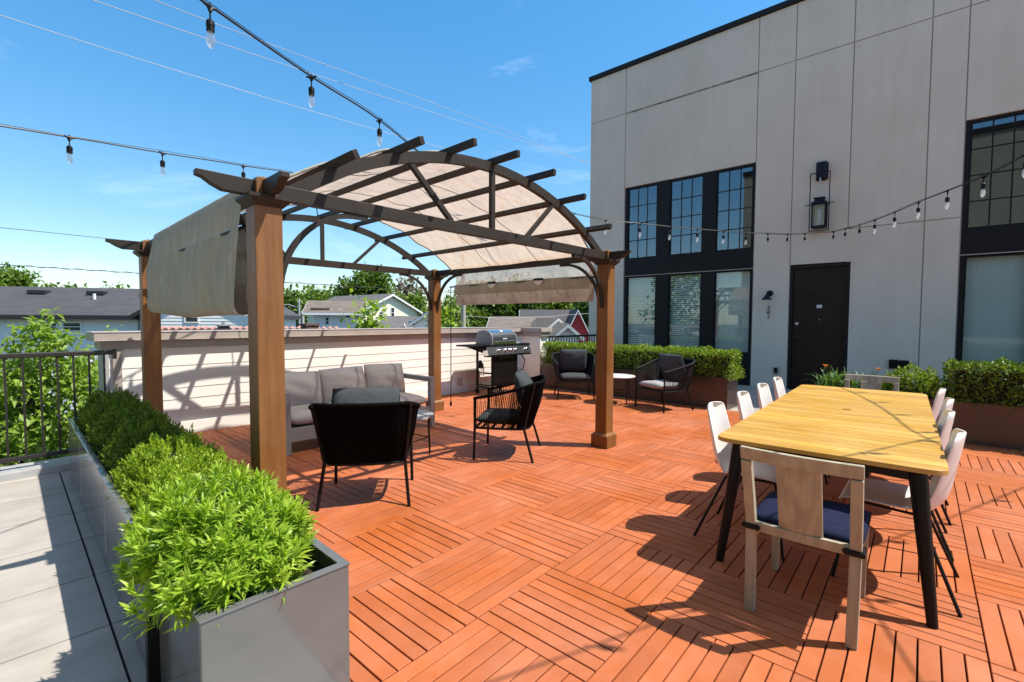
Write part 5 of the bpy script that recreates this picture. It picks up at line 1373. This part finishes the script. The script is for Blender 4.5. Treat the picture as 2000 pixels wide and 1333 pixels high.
hs_('long low house with a brown-grey roof behind the grill', 1022, 641, 622, 40, 128, 8, -50, 'x', 'hwhite', 'roof_br', (), .3)
hs_('small white-trimmed gable with grey roof beyond the short railing', 1108, 656, 637, 30, 44, 6, -48, 'y', 'hwhite', 'roof_br', (), .3)
hs_('red gabled house with white trim beside the grey building', 1128, 650, 607, 48, 42, 10, -50, 'y', 'barn', 'roof_dk', (), .35, gable='barn')
hs_('long dark-roofed wing left of the red gable', 1075, 636, 607, 52, 110, 7, -50, 'x', 'barn', 'roof_dk', (), .3)
hs_('tan-sided low gable at the right end of the brown-grey roof', 1088, 644, 625, 36, 44, 5, -35, 'y', 'hcream', 'roof_br', (), .3)

# utility poles and wires
up = thing('utility_pole', 'weathered wooden utility pole behind the canopy and the grill', 'utility pole', (0, 0, GZ)); q = at(905, 640, 30); up.location = (q[0], q[1], GZ)
p = MB(); p.tube([(0, 0, 0), (0, 0, 11.8)], .15, 10, rads=[.17, .12]); obj('shaft', p, M['pole'], up, smooth=True)
p = MB(); p.box(-1.2, 1.2, -.06, .06, 10.9, 11.05); obj('cross_arm', p, M['pole'], up)
sp = thing('street_light', 'thin steel street light pole with arm left of the white house', 'street light', (0, 0, GZ)); q = at(585, 640, 40); sp.location = (q[0], q[1], GZ); sp.rotation_euler = (0, 0, math.radians(-49))
p = MB(); p.tube([(0, 0, 0), (0, 0, 7.7)], .09, 8, rads=[.11, .07]); obj('shaft', p, M['wire'], sp, smooth=True)
p = MB(); p.tube([(0, 0, 6.9), (-.8, 0, 7.15), (-1.6, 0, 7.2)], .04, 6); obj('arm', p, M['wire'], sp); p = MB(); p.box(-2.1, -1.5, -.12, .12, 7.14, 7.24); obj('lamp_head', p, M['wire'], sp)
sp2 = thing('metal_post', 'second pale metal post beside the street light', 'post', (0, 0, GZ)); q = at(592, 640, 38); sp2.location = (q[0], q[1], GZ)
p = MB(); p.tube([(0, 0, 0), (0, 0, 6.2)], .11, 8); obj('shaft', p, M['wire'], sp2, smooth=True)
def wire(label, pts, r=.010, m='wire', sag=.0):
    P = [tuple(at(*a)) for a in pts]; mb = MB(); mb.tube(catmull(P, 8), r, 5); o = obj('overhead_wire', mb, M[m], smooth=True)
    return tag(o, label, 'overhead wire', 'overhead wires')
wire('thin pale overhead wire lowest of the three at the upper left', [(-150, -22, 11), (0, 30, 13), (350, 140, 18), (720, 250, 25), (905, 300, 30)], .011)
wire('thin pale overhead wire in the middle of the three at the upper left', [(40, -60, 11), (180, 0, 12.5), (620, 148, 18), (900, 238, 24), (1180, 328, 33)], .011)
wire('thin pale overhead wire highest of the three at the upper left', [(160, -70, 11), (300, 0, 12.5), (640, 128, 18), (900, 222, 24), (1180, 332, 34)], .011)
wire('single dark cable crossing the sky left of the pergola curtain', [(-120, 437, 18), (0, 445, 19), (215, 467, 22), (400, 486, 25), (905, 540, 30)], .013, 'cable')
P = []
for i in range(120):
    t = i / 119; px = -100 + t * 1005; base_y = 511 + .0905 * (px + 100) - 26 * t * (1 - t) * .2
    P.append(np.array(at(px, 511 + (px + 100) * .062, 20 + 10 * t)))
mb = MB(); 
mb.tube([tuple(p) for p in P], .012, 5); mb.tube([tuple(p + np.array([.0, 0, .03 * math.sin(i * 1.1)])) for i, p in enumerate(P)], .012, 5)
tag(obj('overhead_wire', mb, M['cable'], smooth=True), 'twisted dark service cable just above the rooftops', 'overhead wire', 'overhead wires')
wire('thin wire over the grey roofs behind the grill', [(905, 617, 30), (1000, 622, 31), (1160, 612, 33)], .010)

# trees beside the opposite wing (mirrored in the low windows)
for k, (x, y, h_, lab) in enumerate(((-16, 16, 10.5, 'broad tree behind the viewer beside the tan wing, mirrored in the left panes'), (-12, 24, 9.5, 'second tree behind the viewer, mirrored in the middle panes'), (-22, 30, 11.5, 'taller tree far behind the viewer, mirrored above the others'))):
    tree(lab, (x, y, GZ), h_, 7.5, 'lf_mid', 300, 7, .42, .26, seed=60 + k)
